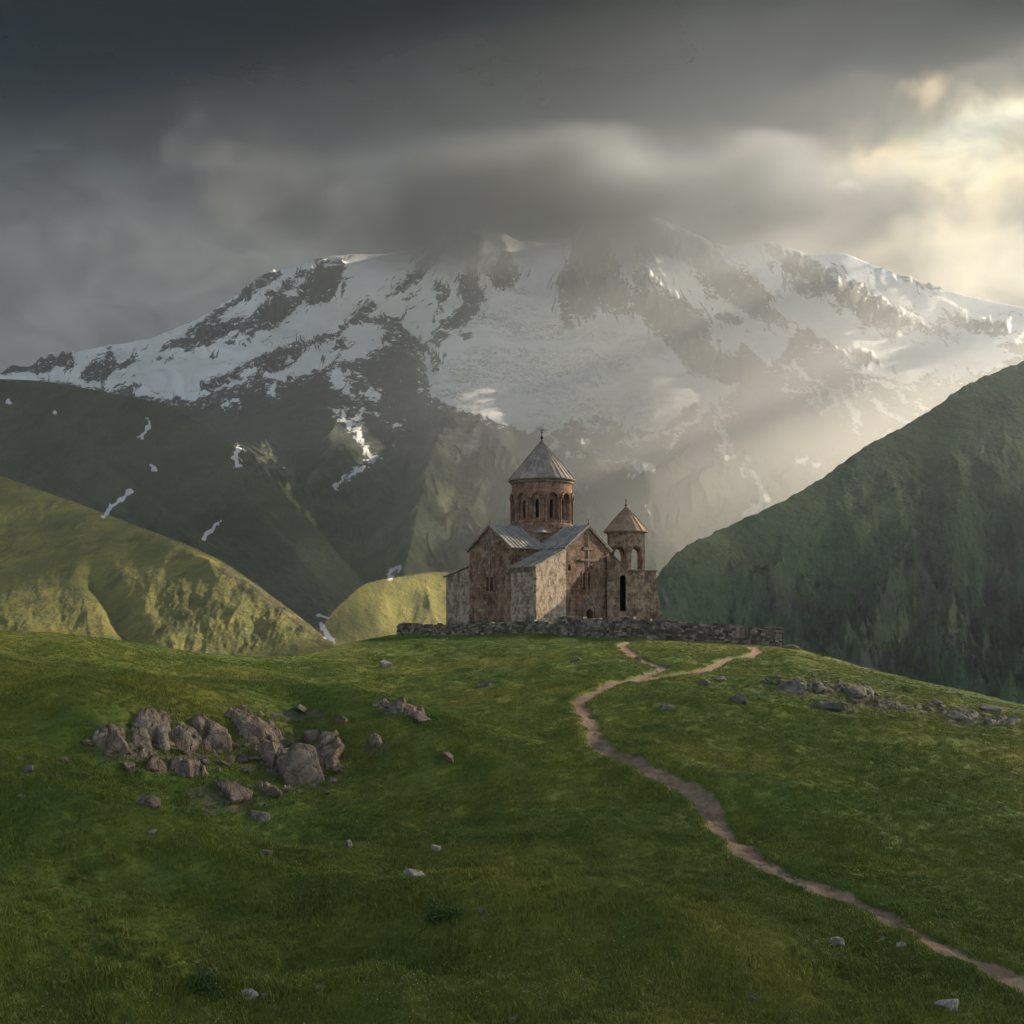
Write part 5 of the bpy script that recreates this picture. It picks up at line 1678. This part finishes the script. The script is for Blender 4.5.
# rank tufts in hollows, along the path and round the rocks
def spots(px_, py_, rx, ry, n_, seed):
    rs = np.random.RandomState(seed); out = []
    for _ in range(n_):
        q = hit(px_ + rs.normal() * rx, py_ + rs.normal() * ry)
        if q is not None and path_dist(np.array([q.x]), np.array([q.y]))[0] > .35: out.append((q.x, q.y, q.z))
    return out
T_ = []
for a in [(205, 985, 22, 5, 260, 1), (280, 988, 30, 5, 160, 2), (130, 978, 25, 4, 120, 3), (870, 965, 45, 14, 420, 4), (960, 985, 40, 10, 300, 5), (820, 868, 60, 14, 300, 6), (930, 930, 60, 14, 260, 7),
          (560, 905, 60, 10, 160, 8), (300, 905, 60, 6, 160, 9), (480, 870, 40, 10, 120, 10), (250, 850, 90, 7, 220, 11), (660, 792, 30, 14, 140, 12), (640, 735, 30, 10, 120, 13), (200, 780, 90, 18, 300, 14), (300, 730, 60, 16, 160, 15),
          (850, 705, 60, 10, 160, 16), (700, 660, 60, 6, 120, 17), (420, 950, 120, 20, 260, 18)]:
    T_ += spots(*a)
T_ = np.array(T_)
_px, _X, _Y, _rs = field(34000, 77, 22, 120)
_k = (fbm(_X / 1.5, _Y / 1.4, 3, 66) > 0.16) & (path_dist(_X, _Y) > .3) & (_Y < curve(_px, CRESTY) - 4)
T_ = np.vstack([T_, np.stack([_X, _Y, ground_px(_px, _Y)], 1)[_k]])
protos = [tuft_mesh('rank_tuft', 50 + k, 26, .17, .14, .6, .008) for k in range(3)]
instancer('tall_grass', 'taller rank grass in the hollows and along the path', protos, T_, np.random.RandomState(9).uniform(.6, 1.25, len(T_)), np.random.RandomState(10).uniform(0, 6.28, len(T_)), 6)

# flowers
def flower_mesh(name, seed, col, r_, h):
    m, n, b, out = material(name); finish(n, b, col, 0.7)
    rnd = random.Random(seed); V, Q = [], []
    for _ in range(3):
        x, y = rnd.uniform(-.35, .35), rnd.uniform(-.35, .35); z = h * rnd.uniform(.7, 1.2)
        for k in range(5):
            a = k * 2 * math.pi / 5 + rnd.random(); bse = len(V)
            c_, s_ = math.cos(a), math.sin(a)
            V += [(x, y, z), (x + r_ * c_ - r_ * .4 * s_, y + r_ * s_ + r_ * .4 * c_, z + r_ * .35), (x + r_ * 1.25 * c_, y + r_ * 1.25 * s_, z + r_ * .3), (x + r_ * c_ + r_ * .4 * s_, y + r_ * s_ - r_ * .4 * c_, z + r_ * .35)]
            Q.append([bse, bse + 1, bse + 2, bse + 3])
    me = mesh_np(name, np.array(V), np.array(Q)); me.materials.append(m); return me
FY = []
for a in [(880, 872, 22, 7, 90, 21), (905, 885, 50, 14, 60, 22), (640, 735, 60, 20, 60, 23), (960, 920, 50, 20, 50, 24)]: FY += spots(*a)
FW = []
for a in [(840, 950, 80, 30, 200, 31), (350, 985, 180, 20, 240, 32), (560, 960, 150, 40, 240, 33), (300, 900, 200, 40, 160, 34), (950, 930, 60, 40, 60, 35), (500, 830, 250, 70, 80, 36)]: FW += spots(*a)
FY, FW = np.array(FY), np.array(FW)
instancer('wildflowers', 'yellow wildflowers in the grass beside the path', [flower_mesh('yellow_flower', 1, (0.62, 0.50, 0.03), .016, .13)], FY, np.random.RandomState(1).uniform(.7, 1.3, len(FY)), np.random.RandomState(4).uniform(0, 6, len(FY)), 1)
instancer('wildflowers', 'tiny white wildflowers dotted over the meadow', [flower_mesh('white_flower', 2, (0.55, 0.55, 0.46), .011, .11)], FW, np.random.RandomState(2).uniform(.6, 1.3, len(FW)), np.random.RandomState(5).uniform(0, 6, len(FW)), 1)


# leafy bushes
m_leaf, n, b, out = material('bush_leaf')
oi = n.n.new('ShaderNodeObjectInfo')
finish(n, b, n.mix(n.noise(wpos(n), 9.0, 3), (0.018, 0.040, 0.010), (0.050, 0.085, 0.020)), 0.6)
m_stem, n, b, out = material('bush_stem'); finish(n, b, (0.07, 0.05, 0.03), 0.9)
def bush(px_, py_, w, h, label, seed):
    q = hit(px_, py_)
    s = q.y / F; W, H = w * s / 2, h * s
    o = empty('bush', q, 0); tag(o, label, 'bush')
    rs = np.random.RandomState(seed)
    V, Q = [], []
    n_ = 1500
    cl = rs.normal(size=(14, 3)) * (W * .45, W * .4, H * .22) + (0, 0, H * .45)
    for i in range(n_):
        c_ = cl[rs.randint(14)] + rs.normal(size=3) * (W * .20, W * .20, H * .14)
        if c_[2] < 0: c_[2] = abs(c_[2])
        u = rs.normal(size=3); u /= np.linalg.norm(u); v = np.cross(u, rs.normal(size=3)); v /= np.linalg.norm(v)
        L = rs.uniform(.03, .065); bse = len(V)
        V += [tuple(c_), tuple(c_ + u * L * .5 + v * L * .3), tuple(c_ + u * L), tuple(c_ + u * L * .5 - v * L * .3)]
        Q.append([bse, bse + 1, bse + 2, bse + 3])
    me = mesh_np('foliage', np.array(V), np.array(Q)); link('foliage', me, m_leaf, o)
    bm = bmesh.new()
    for c_ in cl: bar(bm, (0, 0, -.05), tuple(c_), .006, .006)
    bm_obj('stem', bm, m_stem, o)
bush(441, 924, 38, 24, 'low dark green leafy bush alone in the middle foreground', 1)
bush(205, 996, 36, 30, 'dark bushy clump in the hollow at the bottom left', 2)
bush(906, 692, 0.1 + 20, 8, 'small dark shrub on the skyline of the hill at right', 3)
bush(822, 655, 20, 8, 'small dark shrub on the skyline just right of the wall', 4)
# ------------------------------------------------------------------ unseen cloud sheet added to shade the scene, its gaps shaped for sunlight
DECK_Z = 2620.0
CS = 34.0
dx0, dx1, dy0, dy1 = -3500.0, 10500.0, 1100.0, 11500.0
ncx, ncy = int((dx1 - dx0) / CS), int((dy1 - dy0) / CS)
acc = np.zeros((ncy, ncx)); cnt = np.zeros((ncy, ncx))
gpx = np.random.RandomState(3).uniform(-60, 1090, 6000); gyy = np.random.RandomState(4).uniform(20, 170, 6000)
gX = (gpx - CX) / F * gyy
LIT.append((gX, gyy, np.zeros(6000), np.full(6000, GROUND_SUN)))
# the sunlit air in front of the right half of the massif
ar = np.random.RandomState(9)
ay_ = ar.uniform(2300, 6900, 60000); ap = ar.uniform(400, 1150, 60000); aq = ar.uniform(235, 575, 60000)
al = 1.0 * sstep(ap + 0.45 * (aq - 400), 360, 460)
aX, aZ = (ap - CX) / F * ay_, (HY - aq) / F * ay_
k = (DECK_Z - aZ) / SUN.z
al = al * sstep(fbm((aX + SUN.x * k) / 520, (ay_ + SUN.y * k) / 520, 3, 91), -0.32, 0.18)      # gaps shaped in the added cloud to make shafts of light
LIT.append((aX, ay_, aZ, al))
ay_ = ar.uniform(900, 2300, 30000); ap = ar.uniform(560, 1250, 30000); aq = ar.uniform(200, 500, 30000)
LIT.append(((ap - CX) / F * ay_, ay_, (HY - aq) / F * ay_, np.full(30000, 0.9)))
ay_ = ar.uniform(1500, 6800, 30000); ap = ar.uniform(-150, 340, 30000); aq = ar.uniform(390, 640, 30000)
LIT.append(((ap - CX) / F * ay_, ay_, (HY - aq) / F * ay_, np.full(30000, 0.03)))
for (a, b_, c_, L) in LIT:
    k = (DECK_Z - c_) / SUN.z
    qx, qy = a + SUN.x * k, b_ + SUN.y * k
    i, j = ((qx - dx0) / CS).astype(int), ((qy - dy0) / CS).astype(int)
    ok = (i >= 0) & (i < ncx) & (j >= 0) & (j < ncy)
    np.add.at(acc, (j[ok], i[ok]), L[ok]); np.add.at(cnt, (j[ok], i[ok]), 1)
val = np.where(cnt > 0, acc / np.maximum(cnt, 1), 0)
kn = (cnt > 0).astype(float)
for _ in range(4):         # grow the known values into the gaps of the sampling
    s, w = np.zeros_like(val), np.zeros_like(val)
    for a, b_ in ((0, 1), (0, -1), (1, 0), (-1, 0)):
        s += np.roll(val * kn, (a, b_), (0, 1)); w += np.roll(kn, (a, b_), (0, 1))
    grow = (kn == 0) & (w > 0)
    val = np.where(grow, s / np.maximum(w, 1e-6), val); kn = np.where(grow, 1.0, kn)
val = np.where(kn > 0, val, 0.02)
gxi, gyi = np.meshgrid(dx0 + (np.arange(ncx) + .5) * CS, dy0 + (np.arange(ncy) + .5) * CS)
# the ground hill is far smaller than the cells: give its surroundings one even value
kq = DECK_Z / SUN.z
near = np.hypot(gxi - SUN.x * kq, gyi - SUN.y * kq - 90) < 420
oy = gyi - SUN.y * kq; ox = gxi - SUN.x * kq
val = np.where(near, np.clip(GROUND_SUN * (0.62 + 0.75 * sstep(oy + 0.25 * ox, 10, 130)), 0, 1), val)
edge_y = 5420
rnd = np.random.RandomState(11).rand(ncy, ncx)
solid = (rnd > val) & ((gxi > 0.385 * gyi) | (gyi < edge_y) & (gxi > -0.9 * gyi))
vx, vy = np.meshgrid(dx0 + np.arange(ncx + 1) * CS, dy0 + np.arange(ncy + 1) * CS)
jit = np.random.RandomState(5)
vx = vx + jit.uniform(-9, 9, vx.shape); vy = vy + jit.uniform(-9, 9, vy.shape)
vz = DECK_Z + 10 * fbm(vx / 400, vy / 400, 3, 2)
nv = vx.size
idx = np.arange(nv).reshape(ncy + 1, ncx + 1)
q = np.stack([idx[:-1, :-1], idx[:-1, 1:], idx[1:, 1:], idx[1:, :-1]], -1)[solid]
used = np.unique(q); remap = -np.ones(nv, int); remap[used] = np.arange(len(used))
q = remap[q]
V3 = np.stack([vx.ravel()[used], vy.ravel()[used], vz.ravel()[used]], -1)
top = V3 + np.array([0, 0, 9.0])
me = mesh_np('shading_cloud', np.vstack([V3, top]), np.vstack([q, q[:, ::-1] + len(used)]))
m_cb, n, b, out = material('shading_cloud')
finish(n, b, (0.35, 0.37, 0.40), 1.0)
tag(link('shading_cloud', me, m_cb), 'unseen broken cloud sheet added to shade the land and shape the sunlight', None, None, 'stuff')

# the storm cloud ceiling seen at the top of the picture, thinning out towards its far edge
sx, sy = np.meshgrid(np.linspace(-5200, 2600, 120), np.linspace(5400, 9300, 70))
sz = DECK_Z + 12 + 60 * np.abs(fbm(sx / 1100, sy / 800, 4, 15))
up_ = np.stack([sx, sy, sz + 70 + 60 * fbm(sx / 700, sy / 500, 3, 19)], -1).reshape(-1, 3)
g1 = grid_quads(70, 120)
me = mesh_np('storm_cloud', np.stack([sx, sy, sz], -1).reshape(-1, 3), g1)
m_st, n, b, out = material('storm_cloud')
p = wpos(n); q_ = n.sep(p)
nn = n.noise(n.mapping(p, sc=(1, 1.2, 0)), 0.0011, 7, 0.60, 0.4)
far_ = n.math('ADD', n.ramp(q_[1], 5600.0, 9200.0, 1.25, -0.55, smooth=False), n.math('MULTIPLY_ADD', nn, 1.7, -0.85))
uu = n.math('DIVIDE', q_[0], q_[1])
side = n.math('ADD', n.ramp(uu, 0.04, 0.26, 1.3, -0.5, smooth=False), n.math('MULTIPLY_ADD', nn, 1.4, -0.7))
alpha = n.math('MULTIPLY', n.ramp(far_, 0.0, 1.0), n.ramp(side, 0.0, 0.9))
tr_ = n.n.new('ShaderNodeBsdfTransparent'); mx_ = n.n.new('ShaderNodeMixShader')
finish(n, b, (0.038, 0.058, 0.082), 1.0)
n.l.new(alpha, mx_.inputs[0]); n.l.new(tr_.outputs[0], mx_.inputs[1]); n.l.new(b.outputs[0], mx_.inputs[2]); n.l.new(mx_.outputs[0], out.inputs[0])
tag(link('storm_cloud', me, m_st), 'dark storm cloud ceiling above the mountain', None, None, 'stuff')

# ------------------------------------------------------------------ cloud sitting on the summit
def cloud(name, label, px, py, Yc, rx, ry, rz, dens, seed, nsc, rot=0.0):
    bm = bmesh.new()
    bmesh.ops.create_icosphere(bm, subdivisions=4, radius=1.0)
    me = bpy.data.meshes.new(name); bm.to_mesh(me); bm.free()
    o = link(name, me)
    o.location = ((px - CX) / F * Yc, Yc, (HY - py) / F * Yc)
    o.scale = (rx, ry, rz); o.rotation_euler = (0, R(rot), 0)
    m = bpy.data.materials.new(name); m.use_nodes = True
    t = m.node_tree; t.nodes.clear(); n = NT(t)
    out = t.nodes.new('ShaderNodeOutputMaterial')
    v = t.nodes.new('ShaderNodeVolumePrincipled')
    tcn = t.nodes.new('ShaderNodeTexCoord')
    oc = tcn.outputs['Object']
    p = wpos(n)
    nn = n.noise(n.vmath('ADD', p, (seed * 777.0, 0, 0)), nsc, 5.0, 0.58)
    d = n.vmath('LENGTH', oc)
    f = n.math('SUBTRACT', n.math('MULTIPLY_ADD', n.math('SUBTRACT', nn, 0.5), 2.5, 1.06), d)
    den = n.ramp(f, 0.0, 0.9, 0.0, dens)
    den = n.math('MULTIPLY', den, n.ramp(d, 1.0, 0.85))
    t.links.new(den, v.inputs['Density'])
    v.inputs['Color'].default_value = (0.21, 0.225, 0.245, 1)
    v.inputs['Anisotropy'].default_value = 0.6
    t.links.new(v.outputs[0], out.inputs['Volume'])
    me.materials.append(m)
    tag(o, label, None, None, 'stuff')
    return o


cloud('summit_cloud', 'grey cloud wrapped round the mountain top', 575, 202, 6700, 1950, 560, 370, 0.0055, 3, 0.0014)

# ------------------------------------------------------------------ sunlit mist hanging in the valley in front of the glacier
bm = bmesh.new()
bmesh.ops.create_icosphere(bm, subdivisions=3, radius=1.0)
me = bpy.data.meshes.new('valley_mist'); bm.to_mesh(me); bm.free()
ms_ = link('valley_mist', me)
ms_.location = (820, 4600, 560); ms_.scale = (1550, 2100, 950); ms_.rotation_euler = (0, 0, R(-12))
m = bpy.data.materials.new('valley_mist'); m.use_nodes = True
t = m.node_tree; t.nodes.clear(); n = NT(t)
out = t.nodes.new('ShaderNodeOutputMaterial'); v = t.nodes.new('ShaderNodeVolumePrincipled')
tcn = t.nodes.new('ShaderNodeTexCoord')
d = n.vmath('LENGTH', tcn.outputs['Object'])
t.links.new(n.ramp(d, 0.95, 0.15, 0.0, MIST_DENSITY), v.inputs['Density'])
v.inputs['Color'].default_value = (0.97, 0.96, 0.95, 1); v.inputs['Anisotropy'].default_value = 0.7
t.links.new(v.outputs[0], out.inputs['Volume']); me.materials.append(m)
tag(ms_, 'bright mist hanging in the valley before the mountain', None, None, 'stuff')

# ------------------------------------------------------------------ mountain air
bm = bmesh.new()
bmesh.ops.create_cube(bm, size=1.0)
me = bpy.data.meshes.new('haze'); bm.to_mesh(me); bm.free()
hz = link('haze', me)
hz.scale = (11600, 11800, 445 + 2560); hz.location = (0, 3400, (2560 - 445) / 2)
m = bpy.data.materials.new('haze'); m.use_nodes = True
t = m.node_tree; t.nodes.clear()
out = t.nodes.new('ShaderNodeOutputMaterial'); v = t.nodes.new('ShaderNodeVolumePrincipled')
v.inputs['Color'].default_value = (0.84, 0.92, 1.0, 1)
v.inputs['Density'].default_value = HAZE_DENSITY
v.inputs['Anisotropy'].default_value = 0.76
t.links.new(v.outputs[0], out.inputs['Volume'])
me.materials.append(m)
tag(hz, 'pale mountain haze over the valley', None, None, 'stuff')
